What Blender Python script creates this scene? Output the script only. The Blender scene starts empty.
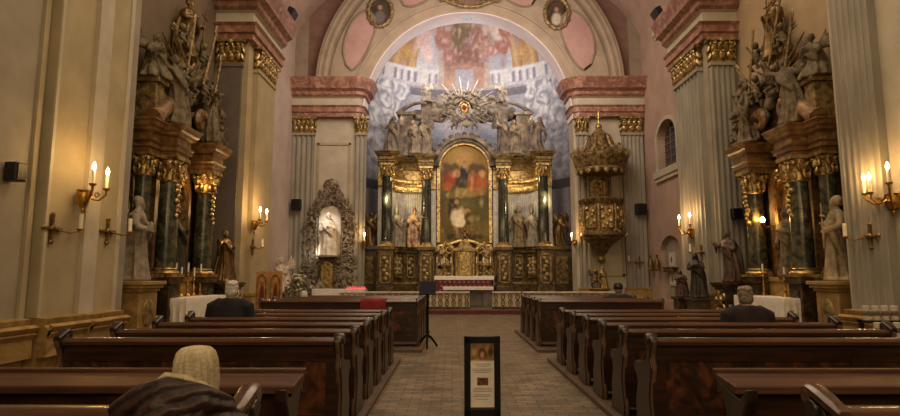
import bpy, bmesh, math, random
from mathutils import Vector, Matrix, Euler, noise
PI = math.pi
R = math.radians
C = bpy.context.scene.collection
rnd = random.Random(7)

# ------------------------------------------------------------------ camera
H_EYE = 1.55
F_PX = 560.0
PITCH = math.atan(67 / F_PX)
YAW = 2 / F_PX
cam_d = bpy.data.cameras.new('camera')
cam_d.lens = F_PX / 900 * 36
cam_d.sensor_width = 36
cam_d.clip_end = 200
cam_o = bpy.data.objects.new('camera', cam_d)
cam_o.location = (0, 0, H_EYE)
cam_o.rotation_euler = (PI / 2 + PITCH, 0, YAW)
C.objects.link(cam_o)
bpy.context.scene.camera = cam_o
CAM_R = cam_o.rotation_euler.to_matrix()


def at(px, py, Y):
    d = CAM_R @ Vector(((px - 450) / F_PX, -(py - 208) / F_PX, -1))
    s = Y / d.y
    return Vector((0, 0, H_EYE)) + d * s


def atx(px, py, X):
    d = CAM_R @ Vector(((px - 450) / F_PX, -(py - 208) / F_PX, -1))
    s = X / d.x
    return Vector((0, 0, H_EYE)) + d * s


def lin(c):
    if isinstance(c, str):
        c = tuple(int(c[i:i + 2], 16) / 255 for i in (0, 2, 4))
    return tuple(((x + 0.055) / 1.055) ** 2.4 if x > 0.04045 else x / 12.92 for x in c)


# ------------------------------------------------------------------ materials
def new_mat(name):
    m = bpy.data.materials.new(name)
    m.use_nodes = True
    nt = m.node_tree
    return m, nt, nt.nodes, nt.links, nt.nodes['Principled BSDF']


def mat(name, c1, c2=None, scale=6.0, rough=0.6, metal=0.0, bump=0.0, detail=4.0, stretch=(1, 1, 1), kind='noise', lo=0.35, hi=0.65, coat=0.0, c3=None, bscale=None, spec=0.5):
    m, nt, N, L, B = new_mat(name)
    B.inputs['Roughness'].default_value = rough
    B.inputs['Metallic'].default_value = metal
    B.inputs['Specular IOR Level'].default_value = spec
    if coat:
        B.inputs['Coat Weight'].default_value = coat
        B.inputs['Coat Roughness'].default_value = 0.15
    tc = N.new('ShaderNodeTexCoord')
    mp = N.new('ShaderNodeMapping')
    mp.inputs['Scale'].default_value = stretch
    L.new(tc.outputs['Object'], mp.inputs['Vector'])
    c2 = c2 or c1
    if kind == 'voronoi':
        t = N.new('ShaderNodeTexVoronoi')
        t.inputs['Scale'].default_value = scale
        out = t.outputs['Distance']
    elif kind == 'wave':
        t = N.new('ShaderNodeTexWave')
        t.inputs['Scale'].default_value = scale
        t.inputs['Distortion'].default_value = 6
        t.inputs['Detail'].default_value = detail
        out = t.outputs['Fac']
    else:
        t = N.new('ShaderNodeTexNoise')
        t.inputs['Scale'].default_value = scale
        t.inputs['Detail'].default_value = detail
        t.inputs['Roughness'].default_value = 0.6
        if kind == 'marble':
            t.inputs['Distortion'].default_value = 1.6
        out = t.outputs['Fac']
    L.new(mp.outputs['Vector'], t.inputs['Vector'])
    cr = N.new('ShaderNodeValToRGB')
    e = cr.color_ramp.elements
    e[0].position, e[1].position = lo, hi
    e[0].color = (*lin(c1), 1)
    e[1].color = (*lin(c2), 1)
    if c3:
        x = e.new((lo + hi) / 2)
        x.color = (*lin(c3), 1)
    L.new(out, cr.inputs['Fac'])
    L.new(cr.outputs['Color'], B.inputs['Base Color'])
    if bump:
        t2 = N.new('ShaderNodeTexNoise')
        t2.inputs['Scale'].default_value = bscale or scale * 3
        t2.inputs['Detail'].default_value = 4
        L.new(tc.outputs['Object'], t2.inputs['Vector'])
        b = N.new('ShaderNodeBump')
        b.inputs['Strength'].default_value = bump
        b.inputs['Distance'].default_value = 0.02
        L.new(t2.outputs['Fac'], b.inputs['Height'])
        L.new(b.outputs['Normal'], B.inputs['Normal'])
    return m


def emit(name, col, strength):
    m, nt, N, L, B = new_mat(name)
    B.inputs['Base Color'].default_value = (*lin(col), 1)
    B.inputs['Emission Color'].default_value = (*lin(col), 1)
    B.inputs['Emission Strength'].default_value = strength
    return m


def glass(name, col, rough=0.05, em=0.0):
    m, nt, N, L, B = new_mat(name)
    B.inputs['Base Color'].default_value = (*lin(col), 1)
    B.inputs['Roughness'].default_value = rough
    B.inputs['Transmission Weight'].default_value = 0.7
    if em:
        B.inputs['Emission Color'].default_value = (*lin(col), 1)
        B.inputs['Emission Strength'].default_value = em
    return m


def painted(name, rough=0.8):
    """colours come from the mesh's own colour attribute, with a little noise"""
    m, nt, N, L, B = new_mat(name)
    B.inputs['Roughness'].default_value = rough
    B.inputs['Specular IOR Level'].default_value = 0.15
    a = N.new('ShaderNodeAttribute')
    a.attribute_name = 'Col'
    t = N.new('ShaderNodeTexNoise')
    t.inputs['Scale'].default_value = 7
    t.inputs['Detail'].default_value = 5
    tc = N.new('ShaderNodeTexCoord')
    L.new(tc.outputs['Object'], t.inputs['Vector'])
    cr = N.new('ShaderNodeValToRGB')
    cr.color_ramp.elements[0].color = (0.8, 0.8, 0.81, 1)
    cr.color_ramp.elements[1].color = (1.13, 1.12, 1.1, 1)
    cr.color_ramp.elements[0].position = 0.3
    cr.color_ramp.elements[1].position = 0.7
    L.new(t.outputs['Fac'], cr.inputs['Fac'])
    mx = N.new('ShaderNodeMix')
    mx.data_type = 'RGBA'
    mx.blend_type = 'MULTIPLY'
    mx.inputs[0].default_value = 1
    L.new(a.outputs['Color'], mx.inputs[6])
    L.new(cr.outputs['Color'], mx.inputs[7])
    L.new(mx.outputs[2], B.inputs['Base Color'])
    return m


M = {}
M['plaster'] = mat('plaster_beige', '95886a', 'a59776', 1.4, 0.85, bump=0.08, bscale=9)
M['plaster_light'] = mat('plaster_light', 'a39a86', 'b3aa96', 1.6, 0.8, bump=0.05)
M['plaster_grey'] = mat('plaster_grey', '857d6c', '958c79', 1.5, 0.8, bump=0.05)
M['plaster_dark'] = mat('plaster_dark', '5b5148', '6b6055', 1.5, 0.85, bump=0.05)
M['pink_wall'] = mat('pink_grey_stucco', '98806f', 'a88f7e', 1.2, 0.85, bump=0.05)
M['wood_rest'] = mat('book_rest_wood', '39241a', '573826', 3.0, 0.5, stretch=(0.5, 6, 6), detail=6, spec=0.3)
M['tan'] = mat('tan_stucco', '9d8669', 'ab9476', 1.2, 0.85, bump=0.05)
M['shaded_wall'] = mat('shade_brown_stucco', '5f5040', '6f5f4c', 1.2, 0.85, bump=0.05)  # stucco darkened to hold the shade behind the left side altar
M['arch'] = mat('arch_plaster', '958672', 'a59680', 1.5, 0.85, bump=0.05)
M['arch_dark'] = mat('arch_plaster_dark', '7d6e5c', '8d7d6a', 1.5, 0.85)
M['pink'] = mat('pink_stucco', 'a3837a', 'b2928a', 1.2, 0.85, bump=0.05)
M['pink_deep'] = mat('pink_deep_stucco', '6d5146', '7e6053', 2.0, 0.85)
M['mauve'] = mat('mauve_stucco', 'a39285', 'b1a094', 1.2, 0.85, bump=0.05)
M['pink_marble'] = mat('pink_marble', '6d4a3c', 'ab8470', 2.6, 0.4, kind='marble', c3='875f4e', detail=8)
M['ochre_marble'] = mat('ochre_marble', '7a6036', 'a88a52', 2.2, 0.45, kind='marble', c3='937646', detail=6)
M['orange_marble'] = mat('orange_marble', '533c24', '927448', 2.6, 0.35, kind='marble', c3='6f5030', detail=7)
M['green_marble'] = mat('green_marble', '1d1f18', '5d583c', 3.2, 0.25, kind='marble', c3='35362a', detail=8)
M['dark_marble'] = mat('dark_green_marble', '151816', '33352c', 3.0, 0.22, kind='marble', detail=8)
M['brown_marble'] = mat('brown_marble', '231b10', '5a482a', 2.6, 0.35, kind='marble', c3='3a2d1a', detail=7)
M['flute'] = mat('fluted_grey_plaster', '79756a', '969082', 1.2, 0.75, stretch=(1, 1, 0.4))
M['gold'] = mat('gilding', '66532e', 'd0b67e', 9.0, 0.38, metal=0.85, bump=0.5, bscale=26)
M['gold_dull'] = mat('dull_gilding', '4f4229', 'a68e60', 7.0, 0.5, metal=0.5, bump=0.6, bscale=24)
M['gold_dark'] = mat('dark_gilding', '352b18', '8c7444', 6.0, 0.5, metal=0.55, bump=0.6, bscale=20)
M['brass'] = mat('brass', '8d6a2c', 'c49a4a', 12, 0.3, metal=0.9)
M['bronze'] = mat('dark_bronze', '4a3820', '7a6036', 8, 0.4, metal=0.6)
M['stone_white'] = mat('white_stone', '9d9180', 'c9beaa', 5, 0.7, bump=0.3)
M['stone_grey'] = mat('grey_stone', '4a443a', '83796a', 5, 0.7, bump=0.3)
M['stone_warm'] = mat('warm_stone', '352c1f', '746446', 6, 0.7, bump=0.3)
M['attic_stone'] = mat('attic_stone', '463d33', '867967', 3, 0.7, bump=0.4)
M['polychrome'] = mat('painted_robe', '6f3a2c', 'a58a62', 4.0, 0.6, lo=0.42, hi=0.58, c3='8c7a66')
M['polychrome_blue'] = mat('painted_blue_robe', '3b4350', '8a8272', 4.0, 0.6, lo=0.42, hi=0.58)
M['black_robe'] = mat('black_painted_wood', '17140f', '2f281f', 5, 0.5)
M['brown_robe'] = mat('brown_painted_wood', '2e2016', '54392a', 5, 0.55)
M['silver'] = mat('tarnished_silver_stucco', '4c4234', '8e806a', 7, 0.5, metal=0.25, bump=0.7, bscale=20)
M['white_cloth'] = mat('white_linen', 'cdc6ba', 'ded8cc', 8, 0.9, bump=0.1)
M['wood'] = mat('dark_pew_wood', '1d110a', '382114', 3.0, 0.33, stretch=(0.6, 6, 6), detail=6, coat=0.2)
M['wood_top'] = mat('lighter_rail_wood', '39241a', '573826', 3.0, 0.27, stretch=(0.5, 6, 6), detail=6, coat=0.35)  # rails a lighter brown than the pew boards
M['wood_end'] = mat('carved_end_wood', '170e08', '2c1a10', 4.0, 0.38, stretch=(5, 1, 1), detail=6, coat=0.15)
M['wood_edge'] = mat('lighter_edge_wood', '4a3628', '6a503c', 4.0, 0.4)  # edges a lighter brown than the bench ends
M['inlay'] = mat('burl_inlay', '1a0e08', '5e3419', 4.2, 0.35, kind='marble', c3='352010', detail=5, coat=0.35, lo=0.38, hi=0.66)
M['wood_black'] = mat('blackened_wood', '0f0c0a', '1c1612', 5, 0.4)
M['black'] = mat('black_plastic', '0c0c0c', '161616', 8, 0.45)
M['black_metal'] = mat('black_metal', '14110f', '1e1a17', 8, 0.35, metal=0.4)
M['navy'] = mat('navy_cloth', '080c1c', '0e142a', 9, 0.8)
M['frontal'] = mat('crimson_damask', '4a1a20', '66222a', 7, 0.85)
M['statue_tan'] = mat('tan_stone', '6e6048', 'a3906c', 5, 0.7, bump=0.3)
M['pale_panel'] = mat('pale_silvery_panel', '8f8e8a', 'b5b3ac', 3, 0.5)
M['statue_shaded'] = mat('shaded_white_stone', '665c4e', '938674', 5, 0.7, bump=0.3)  # white stone darkened for the shade on the left saint
M['red'] = mat('red_cloth', '6a1216', '86181c', 6, 0.85)
M['red_carpet'] = mat('red_carpet', '4a1f1a', '63291f', 8, 0.95)
M['candle'] = mat('candle_wax', 'cfc6b0', 'e0d8c4', 8, 0.6)
M['skin'] = mat('skin', 'b98468', 'c69277', 8, 0.6)
M['hair_white'] = mat('white_hair', 'aaa49a', 'd2ccc2', 22, 0.75, stretch=(1, 1, 3), bump=0.5, bscale=60)
M['hair_brown'] = mat('greying_brown_hair', '5d5046', '8f7f70', 22, 0.75, stretch=(1, 1, 3), bump=0.5, bscale=60)
M['coat_black'] = mat('black_wool', '0d0d10', '15151a', 20, 0.9)
M['coat_maroon'] = mat('dark_maroon_wool', '150c0d', '221416', 20, 0.9)
M['coat_grey'] = mat('charcoal_wool', '14161a', '20242a', 20, 0.9)
M['trouser'] = mat('dark_trousers', '15161a', '1d1e24', 20, 0.9)
M['cardboard'] = mat('waxed_white_paper', 'b9b2a4', 'cac3b4', 8, 0.7)
M['flame'] = emit('flame_bulb', 'ffdf9a', 30)
M['flame_white'] = emit('flame_bulb_white', 'ffeccc', 55)
M['votive'] = glass('red_votive_glass', 'c85a68', 0.1, 0.25)
M['icon_wood'] = mat('icon_panel_wood', '9c6a35', 'c08e50', 4, 0.5, stretch=(4, 4, 1))
M['lattice_glass'] = mat('dark_window_glass', '2a2a2c', '3a3a3c', 3, 0.2)
M['paint'] = painted('painted_picture', 0.55)
M['fresco'] = painted('fresco', 0.9)


def quilt_mat():
    m, nt, N, L, B = new_mat('quilted_brown_nylon')
    B.inputs['Roughness'].default_value = 0.55
    B.inputs['Specular IOR Level'].default_value = 0.3
    tc = N.new('ShaderNodeTexCoord')
    mp = N.new('ShaderNodeMapping')
    mp.inputs['Rotation'].default_value = (0.5, 0.45, 0.0)
    w_ = N.new('ShaderNodeTexWave')
    w_.wave_type = 'BANDS'
    w_.bands_direction = 'Z'
    w_.wave_profile = 'SIN'
    w_.inputs['Scale'].default_value = 5.5
    w_.inputs['Distortion'].default_value = 2.2
    w_.inputs['Detail'].default_value = 2
    w_.inputs['Detail Scale'].default_value = 2.5
    cr = N.new('ShaderNodeValToRGB')
    cr.color_ramp.elements[0].color = (*lin('150d0c'), 1)
    cr.color_ramp.elements[1].color = (*lin('35241f'), 1)
    cr.color_ramp.elements[0].position = 0.0
    cr.color_ramp.elements[1].position = 0.35
    b = N.new('ShaderNodeBump')
    b.inputs['Strength'].default_value = 0.7
    b.inputs['Distance'].default_value = 0.03
    L.new(tc.outputs['Object'], mp.inputs['Vector'])
    L.new(mp.outputs['Vector'], w_.inputs['Vector'])
    L.new(w_.outputs['Fac'], cr.inputs['Fac'])
    L.new(cr.outputs['Color'], B.inputs['Base Color'])
    L.new(w_.outputs['Fac'], b.inputs['Height'])
    L.new(b.outputs['Normal'], B.inputs['Normal'])
    return m


def floor_mat():
    m, nt, N, L, B = new_mat('worn_parquet')
    tc = N.new('ShaderNodeTexCoord')
    mp = N.new('ShaderNodeMapping')
    mp.inputs['Scale'].default_value = (1, 1, 1)
    br = N.new('ShaderNodeTexBrick')
    br.offset = 0.5
    br.inputs['Scale'].default_value = 1
    br.inputs['Brick Width'].default_value = 0.26
    br.inputs['Row Height'].default_value = 0.12
    br.inputs['Mortar Size'].default_value = 0.008
    br.inputs['Color1'].default_value = (*lin('62584a'), 1)
    br.inputs['Color2'].default_value = (*lin('857966'), 1)
    br.inputs['Mortar'].default_value = (*lin('3a3228'), 1)
    L.new(tc.outputs['Object'], mp.inputs['Vector'])
    L.new(mp.outputs['Vector'], br.inputs['Vector'])
    n = N.new('ShaderNodeTexNoise')
    n.inputs['Scale'].default_value = 2.5
    n.inputs['Detail'].default_value = 6
    L.new(tc.outputs['Object'], n.inputs['Vector'])
    cr = N.new('ShaderNodeValToRGB')
    cr.color_ramp.elements[0].position = 0.3
    cr.color_ramp.elements[1].position = 0.75
    cr.color_ramp.elements[0].color = (0.6, 0.56, 0.52, 1)
    cr.color_ramp.elements[1].color = (1.25, 1.2, 1.12, 1)
    L.new(n.outputs['Fac'], cr.inputs['Fac'])
    mx = N.new('ShaderNodeMix')
    mx.data_type = 'RGBA'
    mx.blend_type = 'MULTIPLY'
    mx.inputs[0].default_value = 1
    L.new(br.outputs['Color'], mx.inputs[6])
    L.new(cr.outputs['Color'], mx.inputs[7])
    L.new(mx.outputs[2], B.inputs['Base Color'])
    B.inputs['Roughness'].default_value = 0.42
    b = N.new('ShaderNodeBump')
    b.inputs['Strength'].default_value = 0.4
    b.inputs['Distance'].default_value = 0.01
    L.new(br.outputs['Color'], b.inputs['Height'])
    L.new(b.outputs['Normal'], B.inputs['Normal'])
    return m


M['quilt'] = quilt_mat()
M['parquet'] = floor_mat()
M['platform'] = mat('platform_boards', '4a3a2c', '655040', 3, 0.5, stretch=(6, 0.7, 1), detail=5)
M['stone_floor'] = mat('grey_stone_floor', '4c453b', '6b6356', 2, 0.5)


# ------------------------------------------------------------------ mesh builder
class MB:
    def __init__(s):
        s.v, s.f, s.mi = [], [], []
        s.cur = 0
        s.M = Matrix.Identity(4)

    def add(s, vs, fs):
        o = len(s.v)
        for p in vs:
            s.v.append(s.M @ Vector(p))
        for f in fs:
            s.f.append([i + o for i in f])
            s.mi.append(s.cur)

    def box(s, c, d, rz=0, rx=0, ry=0, taper=1.0):
        m = Euler((rx, ry, rz)).to_matrix()
        vs = []
        for k in (-1, 1):
            t = 1 if k < 0 else taper
            for a, b in ((-1, -1), (1, -1), (1, 1), (-1, 1)):
                vs.append(Vector(c) + m @ Vector((a * d[0] / 2 * t, b * d[1] / 2 * t, k * d[2] / 2)))
        s.add(vs, [(3, 2, 1, 0), (4, 5, 6, 7), (0, 1, 5, 4), (1, 2, 6, 5), (2, 3, 7, 6), (3, 0, 4, 7)])

    def bb(s, x0, x1, y0, y1, z0, z1):
        s.box(((x0 + x1) / 2, (y0 + y1) / 2, (z0 + z1) / 2), (abs(x1 - x0), abs(y1 - y0), abs(z1 - z0)))

    def prism(s, poly, a, b, axis='z'):
        n = len(poly)

        def P(p, t):
            if axis == 'z':
                return (p[0], p[1], t)
            if axis == 'x':
                return (t, p[0], p[1])
            return (p[0], t, p[1])
        vs = [P(p, a) for p in poly] + [P(p, b) for p in poly]
        fs = [list(range(n))[::-1], [n + i for i in range(n)]]
        fs += [(i, (i + 1) % n, n + (i + 1) % n, n + i) for i in range(n)]
        s.add(vs, fs)

    def loft(s, rings, closed=True, caps=True):
        n = len(rings[0])
        vs = [p for r in rings for p in r]
        fs = []
        for k in range(len(rings) - 1):
            for i in range(n if closed else n - 1):
                j = (i + 1) % n
                fs.append((k * n + i, k * n + j, (k + 1) * n + j, (k + 1) * n + i))
        if caps and closed:
            fs.append(list(range(n))[::-1])
            fs.append([(len(rings) - 1) * n + i for i in range(n)])
        s.add(vs, fs)

    def lathe(s, prof, c=(0, 0, 0), n=20, sx=1, sy=1, a0=0, a1=2 * PI, fold=None):
        full = abs(a1 - a0 - 2 * PI) < 1e-6
        m = n if full else n + 1
        rings = []
        for r, z in prof:
            ring = []
            for i in range(m):
                a = a0 + (a1 - a0) * i / n
                rr = max(r, 1e-4) + (fold(a, z) if fold else 0)
                ring.append((c[0] + rr * sx * math.cos(a), c[1] + rr * sy * math.sin(a), c[2] + z))
            rings.append(ring)
        s.loft(rings, closed=full, caps=full)

    def el(s, c, r, n=12, rot=None):
        m = (Euler(rot).to_matrix() if rot else Matrix.Identity(3))
        k = max(6, n // 2 + 2)
        rings = []
        for j in range(k + 1):
            t = -PI / 2 + PI * j / k
            t = max(min(t, PI / 2 - 0.02), -PI / 2 + 0.02)
            rings.append([Vector(c) + m @ Vector((r[0] * math.cos(t) * math.cos(2 * PI * i / n), r[1] * math.cos(t) * math.sin(2 * PI * i / n), r[2] * math.sin(t))) for i in range(n)])
        s.loft(rings)

    def tube(s, pts, radii, n=8, flat=1.0):
        pts = [Vector(p) for p in pts]
        if not isinstance(radii, (list, tuple)):
            radii = [radii] * len(pts)
        rings = []
        up = None
        for i, p in enumerate(pts):
            t = (pts[min(i + 1, len(pts) - 1)] - pts[max(i - 1, 0)])
            if t.length < 1e-7:
                t = Vector((0, 0, 1))
            t.normalize()
            if up is None:
                up = Vector((0, 0, 1)) if abs(t.z) < 0.9 else Vector((0, 1, 0))
            u = (up - t * up.dot(t))
            if u.length < 1e-5:
                u = t.orthogonal()
            u.normalize()
            w = t.cross(u)
            up = u
            rings.append([p + (u * math.cos(2 * PI * k / n) * flat + w * math.sin(2 * PI * k / n)) * radii[i] for k in range(n)])
        s.loft(rings)

    def spiral(s, c, r, th, turns=1.4, axis='y', start=0.0, sgn=1, n=6):
        pts, rr = [], []
        K = int(10 * turns) + 4
        for i in range(K + 1):
            t = i / K
            a = start + sgn * t * turns * 2 * PI
            q = r * (1 - 0.82 * t)
            x, z = q * math.cos(a), q * math.sin(a)
            if axis == 'y':
                pts.append((c[0] + x, c[1], c[2] + z))
            elif axis == 'x':
                pts.append((c[0], c[1] + x, c[2] + z))
            else:
                pts.append((c[0] + x, c[1] + z, c[2]))
            rr.append(th * (1 - 0.4 * t))
        s.tube(pts, rr, n)

    def leaf(s, c, w, h, d, rot=(0, 0, 0)):
        s.el(c, (w / 2, d / 2, h / 2), 8, rot)

    def build(s, name, mats, parent=None, smooth=True, bevel=0.0, loc=None, ang=38):
        me = bpy.data.meshes.new(name)
        me.from_pydata(s.v, [], s.f)
        if not isinstance(mats, (list, tuple)):
            mats = [mats]
        for m in mats:
            me.materials.append(m)
        if len(mats) > 1:
            me.polygons.foreach_set('material_index', s.mi)
        bm = bmesh.new()
        bm.from_mesh(me)
        bmesh.ops.recalc_face_normals(bm, faces=bm.faces[:])
        bm.to_mesh(me)
        bm.free()
        if smooth:
            me.shade_smooth()
            me.set_sharp_from_angle(angle=R(ang))
        o = bpy.data.objects.new(name, me)
        C.objects.link(o)
        if parent:
            o.parent = parent
        if loc:
            o.location = loc
        if bevel:
            b = o.modifiers.new('bevel', 'BEVEL')
            b.width = bevel
            b.segments = 2
            b.limit_method = 'ANGLE'
        return o


def thing(name, label, cat, loc=(0, 0, 0), rz=0, group=None, scale=None):
    o = bpy.data.objects.new(name, None)
    C.objects.link(o)
    o.location = loc
    o.rotation_euler = (0, 0, rz)
    if scale:
        o.scale = scale
    return tag(o, label, cat, group)


def tag(o, label, cat, group=None):
    o['label'] = label
    o['category'] = cat
    if group:
        o['group'] = group
    return o


def struct(o):
    o['kind'] = 'structure'
    return o


def sroot(name, loc=(0, 0, 0), rz=0):
    o = bpy.data.objects.new(name, None)
    C.objects.link(o)
    o.location = loc
    o.rotation_euler = (0, 0, rz)
    o['kind'] = 'structure'
    return o


def copy_tree(o, parent=None):
    c = o.copy()
    C.objects.link(c)
    if parent:
        c.parent = parent
    for ch in list(o.children):
        copy_tree(ch, c)
    return c


def grid_paint(name, nx, ny, pos, col, m, parent=None):
    """a painted surface: pos(u,v) gives the point, col(u,v) the sRGB colour"""
    vs, cs = [], []
    for j in range(ny + 1):
        for i in range(nx + 1):
            u, v = i / nx, j / ny
            vs.append(pos(u, v))
            cs.append(lin(tuple(max(0, min(1, x)) for x in col(u, v))))
    fs = [(j * (nx + 1) + i, j * (nx + 1) + i + 1, (j + 1) * (nx + 1) + i + 1, (j + 1) * (nx + 1) + i) for j in range(ny) for i in range(nx)]
    me = bpy.data.meshes.new(name)
    me.from_pydata(vs, [], fs)
    at_ = me.color_attributes.new('Col', 'FLOAT_COLOR', 'POINT')
    for i, c in enumerate(cs):
        at_.data[i].color = (*c, 1)
    me.materials.append(m)
    me.shade_smooth()
    o = bpy.data.objects.new(name, me)
    C.objects.link(o)
    if parent:
        o.parent = parent
    return o


def hexc(h):
    return tuple(int(h[i:i + 2], 16) / 255 for i in (0, 2, 4))


def mixc(a, b, t):
    t = max(0, min(1, t))
    return tuple(x + (y - x) * t for x, y in zip(a, b))


def blob(c, x, y, cx, cy, rx, ry, col, soft=0.35, wob=0.25, fr=2.0):
    n = noise.noise(Vector((x * fr + cx, y * fr - cy, 3.1))) * wob
    d = math.sqrt(((x - cx) / rx) ** 2 + ((y - cy) / ry) ** 2) + n
    if d >= 1:
        return c
    return mixc(c, col, (1 - d) / soft)


def remeshed(mb, name, mats, voxel=0.03, smooth=2, parent=None):
    """one continuous surface from overlapping volumes"""
    o = mb.build(name + '_src', mats)
    r = o.modifiers.new('r', 'REMESH')
    r.mode = 'VOXEL'
    r.voxel_size = voxel
    sm = o.modifiers.new('s', 'SMOOTH')
    sm.iterations = smooth
    sm.factor = 0.5
    dg = bpy.context.evaluated_depsgraph_get()
    me = bpy.data.meshes.new_from_object(o.evaluated_get(dg))
    old = o.data
    bpy.data.objects.remove(o)
    bpy.data.meshes.remove(old)
    me.name = name
    me.shade_smooth()
    return me


def obj_from(me, name, m=None, parent=None, loc=None, rot=None, scale=None):
    o = bpy.data.objects.new(name, me)
    C.objects.link(o)
    if m:
        if not me.materials:
            me.materials.append(m)
        o.material_slots[0].link = 'OBJECT'
        o.material_slots[0].material = m
    if parent:
        o.parent = parent
    if loc:
        o.location = loc
    if rot is not None:
        o.rotation_euler = rot
    if scale:
        o.scale = scale if isinstance(scale, (tuple, list)) else (scale,) * 3
    return o


def point(loc, power, col='ffd9a0', r=0.05):
    d = bpy.data.lights.new('lamp', 'POINT')
    d.energy = power
    d.color = lin(col)
    d.shadow_soft_size = r
    o = bpy.data.objects.new('lamp', d)
    o.location = loc
    C.objects.link(o)
    return o


def area(loc, target, power, sx, sy, col='ffe0b4'):
    d = bpy.data.lights.new('lamp', 'AREA')
    d.shape = 'RECTANGLE'
    d.size, d.size_y = sx, sy
    d.energy = power
    d.color = lin(col)
    o = bpy.data.objects.new('lamp', d)
    o.location = loc
    o.rotation_euler = (Vector(target) - Vector(loc)).to_track_quat('-Z', 'Y').to_euler()
    C.objects.link(o)
    return o


def spot(loc, target, power, ang=60, col='ffe0b4', blend=0.6, r=0.1):
    d = bpy.data.lights.new('lamp', 'SPOT')
    d.energy = power
    d.color = lin(col)
    d.spot_size = R(ang)
    d.spot_blend = blend
    d.shadow_soft_size = r
    o = bpy.data.objects.new('lamp', d)
    o.location = loc
    o.rotation_euler = (Vector(target) - Vector(loc)).to_track_quat('-Z', 'Y').to_euler()
    C.objects.link(o)
    return o
# ------------------------------------------------------------------ the church shell
XL, XR = -7.4, 8.9          # nave walls
PL, PR = -6.6, 8.0          # pier faces
YC = 25.5                   # chancel arch wall
ACX = 0.86                  # arch centre


def zc(py):
    return at(470, py, YC - 0.2).z


Z_CAP0, Z_CAP1 = zc(134), zc(117)
Z_ARC1, Z_FRZ1, Z_COR1 = zc(121.5) + 0.35, zc(108), zc(81)
Z_ARC1 = zc(118) + 0.0
Z_CAP0, Z_CAP1 = zc(133), zc(117)
Z_PL = 0.58

# floor
mb = MB()
mb.bb(XL - 1, XR + 1, -3, 23.0, -0.2, 0)
fl = struct(mb.build('floor', M['parquet'], smooth=False))
mb = MB()
mb.bb(-9, 10.5, 23.0, 33, -0.2, 0.16)
struct(mb.build('floor_chancel', M['stone_floor'], smooth=False))
mb = MB()
mb.bb(-3.9, 5.3, 22.55, 22.99, 0.0, 0.14)
struct(mb.build('trim_1', M['red_carpet'], smooth=False))
# timber platforms under the pews
PLAT = 0.06
for n, (x0, x1, y0, y1) in enumerate([(-6.0, -0.93, 1.0, 10.4), (1.72, 6.0, 1.0, 10.4), (-4.3, -0.6, 11.5, 15.7), (1.72, 5.0, 11.5, 15.7)]):
    mb = MB()
    mb.bb(x0, x1, y0, y1, 0.0, PLAT)
    struct(mb.build('floor_platform', M['platform'], smooth=False))

# side walls, back wall
ZW = 17.5
mb = MB()
mb.bb(XL - 0.5, XL, -3, YC + 0.2, 0, ZW)
wl = struct(mb.build('wall_left', M['mauve'], smooth=False))
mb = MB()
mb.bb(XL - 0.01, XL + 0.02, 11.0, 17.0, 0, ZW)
struct(mb.build('wall_left_nave', M['shaded_wall'], smooth=False))
mb = MB()
mb.bb(XR - 0.02, XR + 0.01, 11.0, 17.0, 0, ZW)
struct(mb.build('wall_right_nave', M['tan'], smooth=False))


# right wall with a window opening: built as panels round it
def wall_with_holes(name, x0, x1, y0, y1, holes, m):
    ys = sorted({y0, y1, *[h[0] for h in holes], *[h[1] for h in holes]})
    zs = sorted({0, ZW, *[h[2] for h in holes], *[h[3] for h in holes]})
    mb = MB()
    for a, b in zip(ys, ys[1:]):
        for c, d in zip(zs, zs[1:]):
            if any(h[0] <= a and b <= h[1] and h[2] <= c and d <= h[3] for h in holes):
                continue
            mb.bb(x0, x1, a, b, c, d)
    return struct(mb.build(name, m, smooth=False))


pw0, pw1 = atx(658.5, 170, XR), atx(678, 168, XR)       # arched window
pw_top = atx(668, 118, XR).z
W1 = (pw1.y, pw0.y, atx(668, 168, XR).z, pw_top)
pu0, pu1 = atx(657, 20, XR), atx(677, 20, XR)
W2 = (pu1.y, pu0.y, atx(667, 18, XR).z, 14.6)
pn0, pn1 = atx(661.5, 280, XR), atx(682, 280, XR)
N1 = (pn1.y, pn0.y, 0.5, atx(672, 235, XR).z)
wr = wall_with_holes('wall_right', XR, XR + 0.5, -3, YC + 0.2, [W1, W2, N1], M['pink_wall'])
mb = MB()
mb.bb(XL - 0.5, XR + 0.5, -3.5, -3, 0, ZW)
struct(mb.build('wall_back', M['mauve'], smooth=False))


def arch_pts(y0, y1, zs, zt, n=16):
    c, r = (y0 + y1) / 2, (y1 - y0) / 2
    return [(c + r * math.cos(PI * i / n), zs + (zt - zs) * math.sin(PI * i / n)) for i in range(n + 1)]


def arch_fill(mb, y0, y1, zs, zt, x0, x1):
    """corner fillers so that a square hole reads as an arched one"""
    pts = arch_pts(y0, y1, zs, zt)
    h = len(pts) // 2
    mb.prism([(y1, zt)] + pts[:h + 1], x0, x1, 'x')
    mb.prism([(y0, zt)] + pts[h:][::-1], x0, x1, 'x')


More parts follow.
